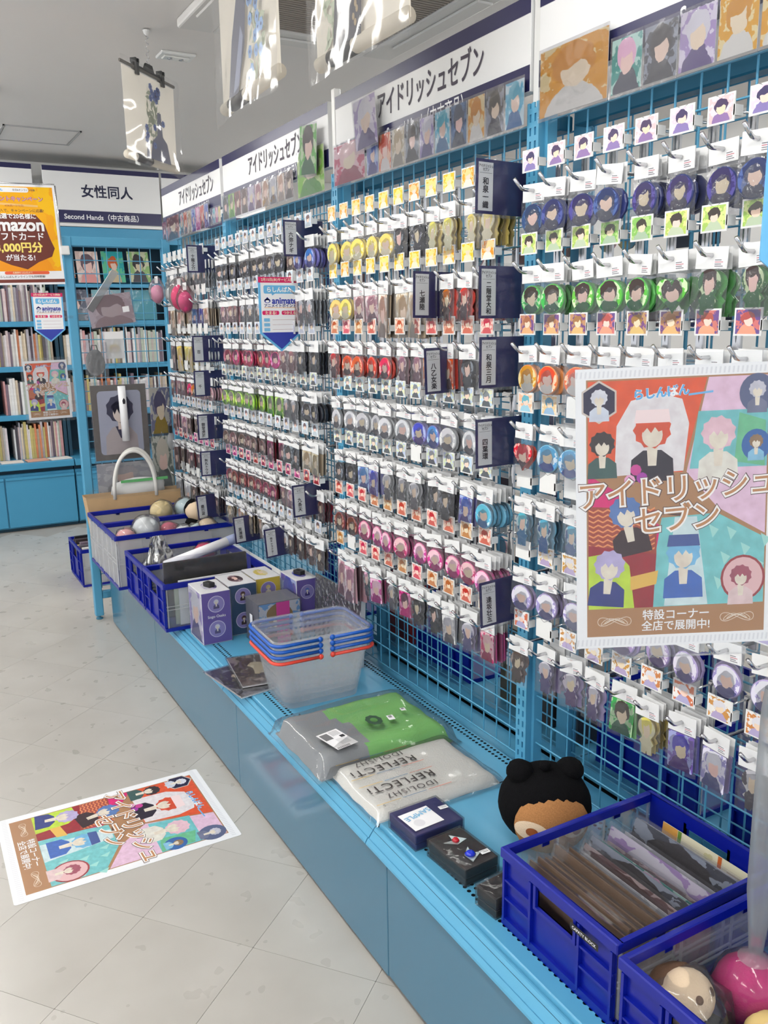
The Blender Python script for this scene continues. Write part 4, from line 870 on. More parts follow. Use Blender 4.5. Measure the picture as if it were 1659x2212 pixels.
part('sheet', MB().box(0, 0.2, 0, 0.10, -.001, 0, pc(250, 244, 214)).mesh('sheet'), t)
b = MB(); b.rect(0, 0, .035, .10, 4e-4, pc(240, 178, 92)); b.rect(.036, 0, .044, .10, 4e-4, pc(120, 160, 70)); b.rect(.125, 0, .133, .10, 4e-4, pc(228, 120, 60))
for i in range(12): b.ell(.055 + (i * 29 % 62) / 1000, .02 + (i * 17 % 70) / 1000, .006, .006, 4e-4, pc(232, 226, 180) if i % 3 else pc(90, 170, 70), 8)
for i in range(6): b.rect(.145, .015 + i * .013, .19, .017 + i * .013, 4e-4, pc(206, 190, 170))
part('print', b.mesh('print'), t)

# ------------------------------------------------------------------ plush toys
FLEECE = paint('black_fleece', (17, 17, 19), 0.95, spec=0.1, bump=0.6, bscale=500); TAN = paint('tan_plush', (186, 132, 84), 0.9, spec=0.1, nscale=300, namt=0.18, bump=0.4, bscale=400); CREAM = paint('cream_plush', (232, 208, 178), 0.9, spec=0.1, bump=0.3, bscale=300)
BRN = paint('brown_plush', (108, 82, 66), 0.9, spec=0.1, bump=0.4, bscale=300)
t = thing('plush_toy', 'round plush toy in a black eared cap with tan fringe', 'plush toy', TZ(1.190, -1.025, STZ + .002, -26) @ Matrix.Scale(0.86, 4))
part('cap', MB().blob((0.01, 0, 0.100), (0.098, 0.108, 0.092), FLEECE, 26, 18, 0.012, 1).mesh('cap'), t)
def facecap(r, c, lim_lo, lim_hi, half, m, off):
    b = MB()
    def fn(u, v):
        th = math.pi + (u - .5) * 2 * half; ph = lim_lo + (lim_hi - lim_lo) * v
        return (c[0] - (r[0] + off) * math.cos(ph) * -math.cos(th), c[1] + (r[1] + off) * math.cos(ph) * math.sin(th), c[2] + (r[2] + off) * math.sin(ph))
    return b.grid(fn, 20, 10, m)
def ovalcap(c, r, off, n0, rad, m, squash=1.0, N=20, rings=6):
    """patch of an ellipsoid round direction n0 (angular radius rad)"""
    n0 = Vector(n0).normalized(); a = n0.cross(Vector((0, 0, 1))).normalized(); bb = a.cross(n0)
    vs = [];
    for k in range(rings + 1):
        for i in range(N):
            q = 2 * math.pi * i / N; rr = rad * k / rings; d = (n0 * math.cos(rr) + (a * math.cos(q) + bb * math.sin(q) * squash) * math.sin(rr)).normalized()
            vs.append((c[0] + (r[0] + off) * d.x, c[1] + (r[1] + off) * d.y, c[2] + (r[2] + off) * d.z))
    fs = [(k * N + i, (k + 1) * N + i, (k + 1) * N + (i + 1) % N, k * N + (i + 1) % N) for k in range(rings) for i in range(N)]
    return MB().faces(vs, fs, m, True) or None
def patch(c, r, off, n0, rad, m, squash=1.0):
    b = MB(); n0 = Vector(n0).normalized(); a = n0.cross(Vector((0, 0, 1))).normalized(); bb = a.cross(n0); N, rings = 22, 7; vs = []
    for k in range(rings + 1):
        for i in range(N):
            q = 2 * math.pi * i / N; rr = rad * k / rings; d = (n0 * math.cos(rr) + (a * math.cos(q) + bb * math.sin(q) * squash) * math.sin(rr)).normalized()
            vs.append((c[0] + (r[0] + off) * d.x, c[1] + (r[1] + off) * d.y, c[2] + (r[2] + off) * d.z))
    b.faces(vs, [(k * N + i, (k + 1) * N + i, (k + 1) * N + (i + 1) % N, k * N + (i + 1) % N) for k in range(rings) for i in range(N)], m, True); return b
fc = ((0.0, 0, 0.086), (0.094, 0.100, 0.086))
part('fringe', patch(*fc, 0.0065, (-1, 0.02, 0.08), 0.92, TAN, 0.95).mesh('fringe'), t)
part('face', patch(*fc, 0.008, (-1, 0.60, 0.02), 0.38, CREAM, 0.62).mesh('face'), t); part('face', patch(*fc, 0.008, (-1, -0.50, 0.06), 0.32, CREAM, 0.62).mesh('face'), t)
for yy, w in ((0.55, 0.13), (-0.50, 0.11)): part('eye', patch(*fc, 0.0096, (-1, yy, 0.02), w, paint('eye_brown', (150, 82, 40), 0.3), 0.8).mesh('eye'), t)
for yy in (0.058, -0.058): part('ear', MB().blob((0.012, yy, 0.180), (0.034, 0.032, 0.026), FLEECE, 14, 10, 0.1, yy * 50).mesh('ear'), t)
part('top_knot', MB().blob((-0.004, 0.005, 0.200), (0.014, 0.014, 0.012), FLEECE, 10, 8).mesh('top_knot'), t)
def doll(label, M, hair, face, cloth, s=1.0, bag=True):
    t = thing('plush_doll', label, 'plush toy', M)
    part('body', MB().blob((0, 0, 0.028 * s), (0.034 * s, 0.036 * s, 0.030 * s), cloth, 14, 10, .1, 2).mesh('body'), t)
    part('head', MB().blob((0, 0, 0.082 * s), (0.046 * s, 0.046 * s, 0.042 * s), face, 18, 12, .03, 3).mesh('head'), t)
    part('hair', MB().blob((0.019 * s, -.006 * s, 0.090 * s), (0.044 * s, 0.048 * s, 0.044 * s), hair, 18, 12, .12, 5).mesh('hair'), t)
    for yy in (-.35, .35): part('eye', patch((0, 0, 0.082 * s), (0.046 * s, 0.046 * s, 0.042 * s), 0.0015, (-1, yy, -.1), .13, BRN, 1.2).mesh('eye'), t)
    if bag: part('plastic_bag', MB().blob((0, 0, 0.062 * s), (0.060 * s, 0.062 * s, 0.066 * s), BAGF, 14, 10, .25, 9).mesh('plastic_bag'), t)
    return t
doll('bagged plush doll with cream face and brown hair in the near crate', TZ(0.655, -0.878, STZ + 0.03, 5) @ Matrix.Rotation(R(42), 4, 'Y'), BRN, CREAM, FLEECE, 0.9)
doll('bagged plush doll with yellow hair low in the near crate', TZ(0.555, -0.93, STZ + 0.012, 0) @ Matrix.Rotation(R(35), 4, 'Y'), paint('yellow_plush', (226, 196, 130), .9), CREAM, paint('blue_plush', (60, 80, 150), .9), 0.8)
t = thing('bagged_plush_ball', 'magenta plush ball in a clear bag with long gathered neck', 'plush toy', TZ(0.678, -0.985, STZ + 0.008))
part('ball', MB().blob((0, 0, 0.052), (0.056, 0.056, 0.052), paint('magenta_plush', (206, 30, 122), .85, nscale=18, namt=.25, bump=.3, bscale=300), 20, 14, .08, 4).mesh('ball'), t)
b = MB(); b.lathe([(0.058, 0.03), (0.061, 0.055), (0.05, 0.09), (0.024, 0.112)], BAGF, 14); prof = [(0.024, 0.112), (0.010, 0.125), (0.012, 0.15), (0.019, 0.22), (0.020, 0.34), (0.020, 0.50), (0.017, 0.53)]; b.lathe(prof, film('thick_bag', (226, 228, 230), .28, .12, .15, .5), 14); part('plastic_bag', b.mesh('plastic_bag'), t)
# plush and balls in the frosted crates
def ball(label, x, y, z, r, m, grp=None, bag=True):
    t = thing('bagged_ball', label, 'plush toy', TZ(x, y, z), grp)
    part('ball', MB().blob((0, 0, r), (r, r, r * .95), m, 18, 12, .04, x * 9).mesh('ball'), t)
    if bag: part('plastic_bag', MB().blob((0, 0, r * 1.03), (r * 1.12, r * 1.12, r * 1.08), BAGF, 12, 9, .3, y * 9).mesh('plastic_bag'), t)
P_ = lambda n, c: paint(n, c, .85, bump=.3, bscale=200)
ball('pale pink bagged plush ball in the frosted crate', 3.455, -0.735, STZ + .15, .042, P_('pink_plush', (240, 176, 176)))
ball('white bagged plush ball on top of the frosted crate', 3.48, -0.825, STZ + .16, .055, P_('white_plush', (226, 230, 232)))
ball('rose bagged plush ball between the white ball and white sachet', 3.50, -0.925, STZ + .15, .040, P_('rose_plush', (206, 110, 130)))
ball('peach bagged plush ball low in the frosted crate', 3.455, -0.80, STZ + .03, .05, P_('peach_plush', (222, 166, 130)))
ball('cream bagged plush ball beside the white sachet', 3.45, -1.075, STZ + .155, .042, CREAM); ball('bright red bagged plush ball against the frosted crate wall', 3.475, -1.115, STZ + .06, .043, P_('red_plush', (226, 70, 74)))
ball('large cream ball filling the bottom of the frosted crate', 3.55, -0.93, STZ + .012, .055, CREAM, bag=False); ball('grey ball filling the bottom of the frosted crate', 3.56, -1.06, STZ + .012, .052, P_('grey_plush', (190, 190, 192)), bag=False); ball('white ball filling the bottom of the frosted crate', 3.47, -0.95, STZ + .012, .045, P_('white_plush', (0, 0, 0)), bag=False)
ball('pale yellow bagged plush ball in the crate next to the tote', 3.78, -0.97, STZ + .17, .05, P_('pale_yellow_plush', (236, 214, 160))); ball('pale blue bagged plush ball in the crate next to the tote', 3.77, -1.08, STZ + .17, .05, P_('pale_blue_plush', (206, 226, 232)))
ball('beige ball filling the crate next to the tote', 3.80, -0.85, STZ + .012, .06, CREAM, bag=False); ball('sand ball filling the crate next to the tote', 3.80, -1.02, STZ + .012, .06, CREAM, bag=False)
doll('black-haired plush doll with cream face on top of the frosted crate', TZ(3.555, -1.04, STZ + .17, 20) @ Matrix.Rotation(R(18), 4, 'X'), FLEECE, CREAM, FLEECE, 1.0, False)
for i, (x, y_, c, lab) in enumerate(((3.46, -0.955, (240, 240, 242), 'white plastic sachet among the plush balls'), (3.46, -1.01, (214, 232, 228), 'pale green plastic sachet under the black-haired doll'))):
    t = thing('sachet', lab, 'sachet', TZ(x - .01, y_ - .02, STZ + .165, 30 * i) @ Matrix.Rotation(R(50), 4, 'Y'))
    part('cloth', MB().blob((0, 0, 0.03), (0.042, 0.036, 0.018), paint('sachet_%d' % i, c, .6), 12, 8, .3, i + 2).mesh('cloth'), t); part('plastic_bag', MB().blob((0, 0, 0.03), (0.052, 0.044, 0.024), BAGF, 12, 8, .35, i + 6).mesh('plastic_bag'), t)

# ------------------------------------------------------------------ tan tote in clear wrap
t = thing('tote_bag', 'tan tote bag with white rope handles in clear wrap', 'bag', TZ(3.985, -0.90, STZ))
b = MB(); W0, W1, D0, D1, Hh = .19, .222, .035, .045, .285
def ring(w, d, z): return [(-d, -w, z), (d, -w, z), (d, w, z), (-d, w, z)]
vs = ring(W0, D0, 0) + ring(W1, D1, Hh); b.faces(vs, [(0, 1, 5, 4), (1, 2, 6, 5), (2, 3, 7, 6), (3, 0, 4, 7), (3, 2, 1, 0)], paint('tote_tan', (206, 172, 128), .6, nscale=20, namt=.06)); part('body', b.mesh('body'), t)
part('cloth', MB().blob((0.0, -0.03, Hh + .015), (.036, .125, .05), paint('cloth_white', (238, 238, 236), .8), 16, 10, .2, 3).mesh('cloth'), t); part('cloth_trim', MB().box(-.036, -.03, -.155, .06, Hh + .05, Hh + .062, pc(96, 196, 110)).mesh('cloth_trim'), t, label='green cloth edge')
for dx, dy in ((-.043, 0.01), (.03, -.012)):
    part('handle', MB().tube([(dx, dy + .095 * math.cos(a) - .01, Hh - .02 + max(0, .215 * math.sin(a) ** .75)) for a in [math.pi * i / 18 for i in range(19)]], .0085, paint('rope_white', (240, 238, 232), .6), 8).mesh('handle'), t)
def wr(u, v): return (-.05 + .02 * v, -.235 + .47 * u + (.5 - u) * .30 * v, Hh - .01 + .15 * v + .008 * noise.noise(Vector((u * 6, v * 4, 1))))
part('clear_wrap', MB().grid(wr, 12, 6, BAGF).mesh('clear_wrap'), t)

# ------------------------------------------------------------------ wrapped goods lying on the stage
def pillow(w, d, h, matfn, n=(22, 16), seed=0, wob=0.006, edge=0.10):
    closed = matfn(.5, .5) is not BAGF
    """soft folded pack, footprint w x d, rounded over at the edges"""
    b = MB(); nu, nv = n
    def top(u, v):
        e = min(u, 1 - u, v, 1 - v) / edge; e = min(1, max(0, e)); k = math.sqrt(max(0, 1 - (1 - e) ** 2))
        jx = 0.006 * noise.noise(Vector((v * 5, seed, 0))); jy = 0.006 * noise.noise(Vector((u * 5, seed + 7, 0)))
        return (-w / 2 + w * u + jx, -d / 2 + d * v + jy, 0.004 + h * k + wob * k * noise.noise(Vector((u * 4 + seed, v * 4, seed))))
    vs = [top(i / nu, j / nv) for j in range(nv + 1) for i in range(nu + 1)]
    for j in range(nv):
        for i in range(nu):
            q = [j * (nu + 1) + i, j * (nu + 1) + i + 1, (j + 1) * (nu + 1) + i + 1, (j + 1) * (nu + 1) + i]
            b.faces([vs[a] for a in q], [(0, 1, 2, 3)], matfn((i + .5) / nu, (j + .5) / nv), True)
    if not closed: return b
    rim = [top(i / nu, 0) for i in range(nu + 1)] + [top(1, j / nv) for j in range(1, nv + 1)] + [top(i / nu, 1) for i in range(nu - 1, -1, -1)] + [top(0, j / nv) for j in range(nv - 1, 0, -1)]
    b.faces([(x, y, 0) for x, y, z in rim], [tuple(reversed(range(len(rim))))], matfn(.5, .5)); k = len(rim)
    b.faces([(x, y, 0) for x, y, z in rim] + rim, [(i, (i + 1) % k, k + (i + 1) % k, k + i) for i in range(k)], matfn(.95, .5))
    return b
GREYC = paint('grey_cloth', (150, 154, 158), .85, bump=.3, bscale=250); GREENC = paint('green_cloth', (132, 206, 112), .85, bump=.3, bscale=250); WHITEC = paint('towel_white', (242, 241, 236), .9, bump=.5, bscale=260)
# grey and green folded shirt; local x along +Y reversed so that grey lies toward the aisle
t = thing('folded_shirt_pack', 'grey and green folded shirt in clear bag lying on the stage', 'clothing pack', TZ(1.775, -0.925, STZ, 90))
part('shirt', pillow(.365, .275, .042, lambda u, v: GREYC if u > .62 + .05 * math.sin(v * 7) else GREENC, seed=2).mesh('shirt', weld=True), t)
part('plastic_bag', pillow(.40, .30, .056, lambda u, v: BAGF, seed=5, wob=.012, edge=.16).mesh('plastic_bag', weld=True), t)
lb = MB(); lb.rect(-.045, -.03, .045, .03, 0, PAPER); lb.rect(-.038, -.026, -.006, -.004, 3e-4, pc(120, 120, 122)); lb.rect(.0, -.005, .03, .022, 3e-4, pc(224, 224, 226)); lb.rect(-.012, .014, .0, .026, 3e-4, pc(40, 40, 44))
for i in range(9): lb.rect(.036, -.026 + i * .004, .044, -.024 + i * .004, 3e-4, pc(60, 60, 64))
for i in range(6): lb.rect(-.04, .002 + i * .004, -.016, .0035 + i * .004, 3e-4, pc(150, 150, 152))
part('product_label', lb.mesh('product_label'), t, Matrix.Translation((.112, .078, .0625)) @ Matrix.Rotation(R(100), 4, 'Z'), 'white printed product label')
em = MB(); N = 18; vo = [(.019 * math.cos(2 * math.pi * i / N) * (1 + .12 * (i % 2)), .026 * math.sin(2 * math.pi * i / N) * (1 + .1 * (i % 2)), 0) for i in range(N)]; vi = [(.009 * math.cos(2 * math.pi * i / N), .012 * math.sin(2 * math.pi * i / N), 0) for i in range(N)]
em.faces(vo + vi, [(i, (i + 1) % N, N + (i + 1) % N, N + i) for i in range(N)], pc(52, 84, 60)); part('emblem', em.mesh('emblem'), t, Matrix.Translation((-.012, .035, .0625)), 'dark ring emblem')
for dx, dy, w, h in ((-.055, .045, .026, .017), (-.105, .02, .016, .013)):
    q = MB().rect(-w / 2, -h / 2, w / 2, h / 2, 0, PAPER)
    for i in range(5): q.rect(-w * .4 + i * w * .1, -h * .3, -w * .35 + i * w * .1, h * .25, 3e-4, pc(60, 60, 60))
    part('price_sticker', q.mesh('price_sticker'), t, Matrix.Translation((dx, dy, .0628)) @ Matrix.Rotation(R(80), 4, 'Z'))
# white towel with lettering, read from the rack side
t = thing('towel_pack', 'folded white towel with black lettering in clear bag', 'towel pack', TZ(1.535, -0.93, STZ, 90))
part('towel', pillow(.315, .225, .022, lambda u, v: WHITEC, seed=9, wob=.003).mesh('towel', weld=True), t); part('plastic_bag', pillow(.345, .255, .026, lambda u, v: BAGF, seed=12, wob=.006, edge=.14).mesh('plastic_bag', weld=True), t)
b = MB()
for yr, yi in ((.035, .072), (-.045, -.080)):
    b.add(text_fit('REFLECTi', .165, .0, pc(58, 52, 50), space=1.15), T3(.055, yr, 0, 0)); b.add(text_fit('IDOLiSH7', .125, 0, pc(90, 84, 82), space=1.2), T3(.05, yi, 0, 0))
    for k, c in enumerate(((230, 120, 90), (90, 150, 200), (240, 200, 90))):
        for yl in (min(yr, yi) - .024, max(yr, yi) + .020): b.rect(-.04 + k * .065, yl, .02 + k * .065, yl + .0016, 0, pc(*c))
b.add(text('S', .011, 0, pc(90, 84, 82)), T3(.135, .100, 0, 0))
part('lettering', b.mesh('lettering'), t, Matrix.Translation((0, 0, .0295)))
# boxed accessories
def flatbox(label, x, y, lx, ly, h, rot, m, name='gift_box'):
    t = thing(name, label, 'box', TZ(x, y, STZ, rot)); part('lid', bbox('lid', -lx / 2, lx / 2, -ly / 2, ly / 2, h * .42, h, m, .003, 2), t); part('base', bbox('base', -lx / 2 + .001, lx / 2 - .001, -ly / 2 + .001, ly / 2 - .001, 0, h * .41, m, .003, 2), t)
    part('wrap', MB().box(-lx / 2 - .0015, lx / 2 + .0015, -ly / 2 - .0015, ly / 2 + .0015, .0005, h + .0015, film('shrink_wrap', (252, 252, 252), .03, .12, .08, .5, 16)).mesh('wrap'), t)
    return t
NB = paint('navy_box', (40, 44, 104), .35); BB = paint('black_box', (34, 32, 34), .35)
t = flatbox('navy gift box with white sample sheet on its lid', 1.352, -0.846, .100, .118, .034, 2, NB)
M = Matrix.Translation((-.005, .016, .0358)) @ Matrix.Rotation(R(92), 4, 'Z')
b = MB(); b.rect(-.036, -.032, .036, .032, 0, PAPER); b.ell(.012, .012, .012, .012, 2e-4, pc(226, 226, 230), 16); part('sample_sheet', b.mesh('sample_sheet'), t, M); part('lettering', text_fit('SAMPLE', .066, .02, pc(130, 190, 226)).mesh('lettering'), t, M @ T3(-.002, -.014, 4e-4, 8))
def sticker(t, x, y, z, rot=0, w=.02, h=.012):
    q = MB().rect(-w / 2, -h / 2, w / 2, h / 2, 0, PAPER); q.rect(-w * .4, -h * .3, w * .4, -h * .22, 2e-4, pc(120, 120, 120)); q.rect(-w * .4, 0, w * .2, h * .12, 2e-4, pc(120, 120, 120)); part('price_sticker', q.mesh('price_sticker'), t, Matrix.Translation((x, y, z)) @ Matrix.Rotation(R(rot), 4, 'Z'))
sticker(t, .004, -.046, .0362, 85)
t = flatbox('black gift box with red gem and blue gem on its lid', 1.219, -0.846, .118, .080, .036, 4, BB)
for dx, dy, c, r, nm in ((.022, .0, (196, 20, 40), .008, 'red gem'), (-.028, .004, (20, 50, 210), .011, 'blue gem')):
    part('mirror_shard', MB().prism([(-.02, -.012), (.016, -.016), (.006, 0), (.022, .012), (-.006, .010)], 0, .0012, paint('mirror_shard', (206, 222, 224), .08, metal=.7)).mesh('mirror_shard'), t, Matrix.Translation((dx, dy, .0375)) @ Matrix.Rotation(R(dx * 2000), 4, 'Z'))
    part('gem', MB().lathe([(.0, .006), (r * .6, .006), (r, .002), (r * .8, 0)], paint('gem_%d' % c[0], c, .05, spec=.8), 8).mesh('gem'), t, Matrix.Translation((dx, dy, .0385)), nm)
sticker(t, -.036, -.025, .0382, 85)
t = flatbox('small black box under clear wrap beside the card sleeve crate', 1.088, -0.845, .052, .085, .040, 6, BB); sticker(t, .0, -.02, .042, 85)
# two flat discs cases
for (x, y, r_, z, pal, lab) in ((2.285, -0.80, 8, 0, 'ink', 'flat black wrapped print pack jutting over the stage edge'), (2.315, -0.855, -8, .008, 'umber', 'flat brown print pack lying on the black one')):
    t = thing('print_pack', lab, 'print pack', TZ(x, y, STZ + z, r_)); part('print', MB().prism([(-.115, -.075), (.115, -.075), (.115, .075), (-.115, .075)], 0.0005, .006, PM[pal], WHITE).mesh('print', uv=(-.115, -.075, .115, .075)), t)
    part('plastic_bag', MB().prism([(-.122, -.081), (.122, -.081), (.122, .081), (-.122, .081)], .0062, .0072, film('shrink_wrap', (0, 0, 0))).mesh('plastic_bag'), t)

# ------------------------------------------------------------------ stacked shopping baskets
BASK = film('basket_plastic', (252, 253, 254), milk=.24, gloss=.05, rough=.25, bump=.15)
def basket_body():
    b = MB(); H = .155; A, Bx, A2, B2 = .078, .112, .100, .140   # half sizes: bottom x,y / top x,y
    def ring(t, off=0):
        a = A + (A2 - A) * t + off; c = Bx + (B2 - Bx) * t + off; return rrect(2 * a, 2 * c, .03, 5)
    n = len(ring(0)); NL = 9
    lev = [ring(i / NL) for i in range(NL + 1)]
    for i in range(NL):
        vs = [(x, y, H * i / NL) for x, y in lev[i]] + [(x, y, H * (i + 1) / NL) for x, y in lev[i + 1]]
        fs = []
        for k in range(n):
            k2 = (k + 1) % n; p, q = Vector(vs[k]), Vector(vs[k2]); L = (q - p).length
            if i in (1, 2, 3, 5, 6, 7) and L > .05:              # slotted walls
                m = int(L / .014); P0, P1, Q0, Q1 = Vector(vs[k]), Vector(vs[n + k]), Vector(vs[k2]), Vector(vs[n + k2])
                for j in range(m):
                    a0, a1, h0, h1 = j / m, (j + 1) / m, (j + .3) / m, (j + .8) / m
                    def pt(s, r): return tuple((P0.lerp(Q0, s)).lerp(P1.lerp(Q1, s), r))
                    for s0, s1, r0, r1 in ((a0, h0, 0, 1), (h1, a1, 0, 1), (h0, h1, 0, .3), (h0, h1, .75, 1)): b.face([pt(s0, r0), pt(s1, r0), pt(s1, r1), pt(s0, r1)], BASK)
            else: fs.append((k, k2, n + k2, n + k))
        b.faces(vs, fs, BASK, True)
    b.poly(list(reversed(lev[0])), 0, BASK)
    o1, o2 = ring(1, .006), ring(1, 0)
    b.faces([(x, y, H) for x, y in o2] + [(x, y, H + .003) for x, y in o1] + [(x, y, H - .008) for x, y in o1], [(k, (k + 1) % n, n + (k + 1) % n, n + k) for k in range(n)] + [(n + k, n + (k + 1) % n, 2 * n + (k + 1) % n, 2 * n + k) for k in range(n)], BASK, True)
    return b.mesh('basket_body')
bk_me = basket_body()
def handle_mesh(sgn, m):
    a, c = .110, .150; P = []
    for x, y in [(-a, .018), (-a, c - .03)] + [(-a + .03 - .03 * math.cos(R(q)), c - .03 + .03 * math.sin(R(q))) for q in (20, 45, 70, 90)] + [(a - .03, c)] + [(a - .03 + .03 * math.sin(R(q)), c - .03 + .03 * math.cos(R(q))) for q in (20, 45, 70, 90)] + [(a, .018)]: P.append((x, y * sgn, .148))
    b = MB().tube(P, .0048, m, 7)
    for q in (P[0], P[-1]): b.blob(q, (.006, .008, .008), m, 10, 6)
    return b.mesh('handle')
HB = paint('handle_blue', (24, 92, 190), .3); HR = paint('handle_red', (240, 78, 62), .3)
hm = {(s, m.name): handle_mesh(s, m) for s in (1, -1) for m in (HB, HR)}
for i in range(4):
    m = HR if i == 0 else HB
    t = thing('shopping_basket', ('clear shopping basket with red handles under the blue-handled ones' if i == 0 else 'clear shopping basket with blue handles, %s in the basket stack' % ('lowest blue one', 'middle blue one', 'topmost')[i - 1]), 'basket', TZ(2.10, -0.935, STZ + .0005 + .0165 * i, -2), 'stacked shopping baskets')
    part('basket_body', bk_me, t)
    for s in (1, -1): part('handle', hm[(s, m.name)], t)

# ------------------------------------------------------------------ boxed figures
def circlefig(t, M, r, pal):
    b = MB(); b.ell(0, 0, r, r, 0, pc(220, 214, 236), 24); b.ell(0, 0, r * .92, r * .92, 2e-4, pc(150, 140, 200), 24); figure(b, 0, r * .25, r * .42, PAL[pal][2], PAL[pal][3], 4e-4); part('picture', b.mesh('picture'), t, M)
def figbox(label, x0, x1, y0, y1, z1, face, pal, txt=None, top=WHITE, grip=False):
    """box whose printed narrow face looks down the aisle toward -X"""
    t = thing('figure_box', label, 'box', TZ((x0 + x1) / 2, (y0 + y1) / 2, STZ)); lx, ly, h = x1 - x0, abs(y1 - y0), z1 - STZ
    part('carton', bbox('carton', -lx / 2, lx / 2, -ly / 2, ly / 2, 0, h, WHITE, .0012), t)
    part('front_print', MB().rect(-ly / 2 + .001, .002, ly / 2 - .001, h - .002, .0003, face).mesh('front_print', uv=(-ly / 2, 0, ly / 2, h)), t, FX(-lx / 2 - .0001, 0, 0))
    part('side_window', MB().poly(rrect(lx * .8, h * .86, .008, 3, 0, h / 2), .0006, CLEARP).mesh('side_window'), t, FY(0, ly / 2 + .0002, 0)); part('side_print', MB().rect(-lx / 2 + .003, .004, lx / 2 - .003, h - .004, .0003, PM[pal]).mesh('side_print', uv=(-lx / 2, 0, lx / 2, h)), t, FY(0, ly / 2, 0))
    for q in (.28, .76): circlefig(t, FX(-lx / 2 - .0008, 0, h * q), min(ly, h / 2) * .32, pal)
    part('top_print', MB().ell(0, 0, lx * .3, ly * .25, .0004, PM[pal], 18).mesh('top_print', uv=(-lx * .3, -ly * .25, lx * .3, ly * .25)), t, TZ(0, 0, h))
    if txt: part('lettering', text_fit(txt, ly * .62, .01, PAPER).mesh('lettering'), t, FX(-lx / 2 - .0012, 0, h * .52))
    if grip: part('security_tag', bbox('security_tag', -.018, .018, -.012, .012, 0, .016, BLACK, .003, 2), t, TZ(-.005, .0, h + .0005, 20))
    part('wrap', MB().box(-lx / 2 - .0022, lx / 2 + .0022, -ly / 2 - .0022, ly / 2 + .0022, .0004, h + .0012, film('box_wrap', (252, 252, 254), .02, .07, .05, .15, 8)).mesh('wrap'), t)
VIO = paint('box_violet', (112, 94, 170), .35, nscale=8, namt=.08); DBL = paint('box_dark_blue', (58, 84, 116), .35); YEL = paint('box_yellow', (226, 200, 70), .35)
figbox('violet figure box lettered with a name, black tag on top', 2.619, 2.76, -0.879, -0.780, .503, VIO, 'lilac', 'Sogo Osaka', grip=True)
figbox('dark blue figure box between the violet and yellow ones', 2.655, 2.795, -0.985, -0.886, .503, DBL, 'umber'); figbox('yellow figure box behind the clear window box', 2.68, 2.82, -1.083, -0.992, .503, YEL, 'gold')
figbox('violet figure box beside the mesh, black tag on top', 2.555, 2.69, -1.168, -1.09, .515, VIO, 'violet', grip=True)
t = thing('window_box', 'clear window box with pink band in front of the figure boxes', 'box', TZ(2.56, -1.005, STZ)); lx, ly, h = .125, .155, .150
part('inner_card', MB().box(-.058, .058, -.074, .074, .001, .146, paint('box_grey', (110, 110, 118), .5)).mesh('inner_card'), t)
part('front_print', MB().rect(-.072, .003, .072, .144, 0, portrait('window_art', (130, 170, 206), (200, 200, 206), (150, 120, 90), (60, 60, 70), k=1.2)).mesh('front_print', uv=(-.075, 0, .075, .15)), t, FX(-.0586, 0, 0)); part('band', MB().rect(-.012, .003, .035, .144, 0, pc(222, 70, 156)).mesh('band'), t, FX(-.0592, 0, 0), 'pink band')
part('clear_shell', MB().box(-lx / 2, lx / 2, -ly / 2, ly / 2, .0004, h, film('box_wrap', (0, 0, 0))).mesh('clear_shell'), t); part('price_sticker', MB().rect(-.012, -.02, .012, .02, 0, PAPER).mesh('price_sticker'), t, FY(0, ly / 2 + .001, .08))
t = thing('board_pack', 'grey violet picture board in clear pack leaning on the mesh', 'picture pack', FY(2.50, -1.128, STZ, 0, 0, -3))
part('picture', MB().prism([(0, 0), (.318, 0), (.318, .215), (0, .215)], -.016, 0, portrait('board_art', (206, 206, 216), (222, 222, 228), (186, 184, 206), (170, 176, 200), (232, 226, 226), k=1.2), pc(220, 220, 222)).mesh('picture', uv=(0, 0, .318, .215)), t)
part('plastic_bag', MB().prism([(-.004, 0), (.322, 0), (.322, .225), (-.004, .225)], .0015, .0022, POUCH).mesh('plastic_bag'), t); sq = MB().rect(-.012, -.018, .012, .018, 0, PAPER)
for i in range(6): sq.rect(-.008 + i * .003, -.014, -.007 + i * .003, -.002, 3e-4, pc(60, 60, 60))
part('price_sticker', sq.mesh('price_sticker'), t, T3(.255, .11, .004))
solo('foam_box', bbox('foam_box', -.30, .30, -.024, .024, 0, .145, WHITE, .002), 'long white foam box between blue crates and the mesh', 'box', TZ(3.06, -1.131, STZ))
# things in the two far blue crates
t = thing('framed_picture', 'black framed picture in clear bag standing in a blue crate', 'picture', FX(2.855, -0.728, STZ + .035, 0, 0, -4))
part('frame', bbox('frame', 0, .305, 0, .195, -.012, 0, paint('frame_black', (30, 27, 28), .25), .003), t); part('inner_panel', MB().rect(.02, .02, .285, .175, .0006, paint('panel_black', (20, 18, 20), .12)).mesh('inner_panel'), t); part('plastic_bag', MB().prism([(-.012, -.004), (.317, -.004), (.317, .212), (-.012, .212)], .002, .003, SLEEVE).mesh('plastic_bag'), t)
solo('file_sleeve', bbox('file_sleeve', 0, .27, 0, .148, -.004, 0, paint('file_green', (196, 206, 184), .4), .001), 'pale green file standing before the black framed picture', 'file', FX(2.838, -.752, STZ + .012, 0, 0, 0)); solo('file_sleeve', bbox('file_sleeve', 0, .25, 0, .160, -.004, 0, WHITE, .001), 'white file standing nearest the crate front wall', 'file', FX(2.826, -.765, STZ + .012, 0, 0, 0))
t = thing('foil_bag', 'crumpled silver foil bag standing in a blue crate', 'bag', FX(3.16, -.80, STZ + .02, 0, 10, -6)); FOIL = paint('foil', (196, 196, 194), .22, metal=.9, bump=1.0, bscale=26)
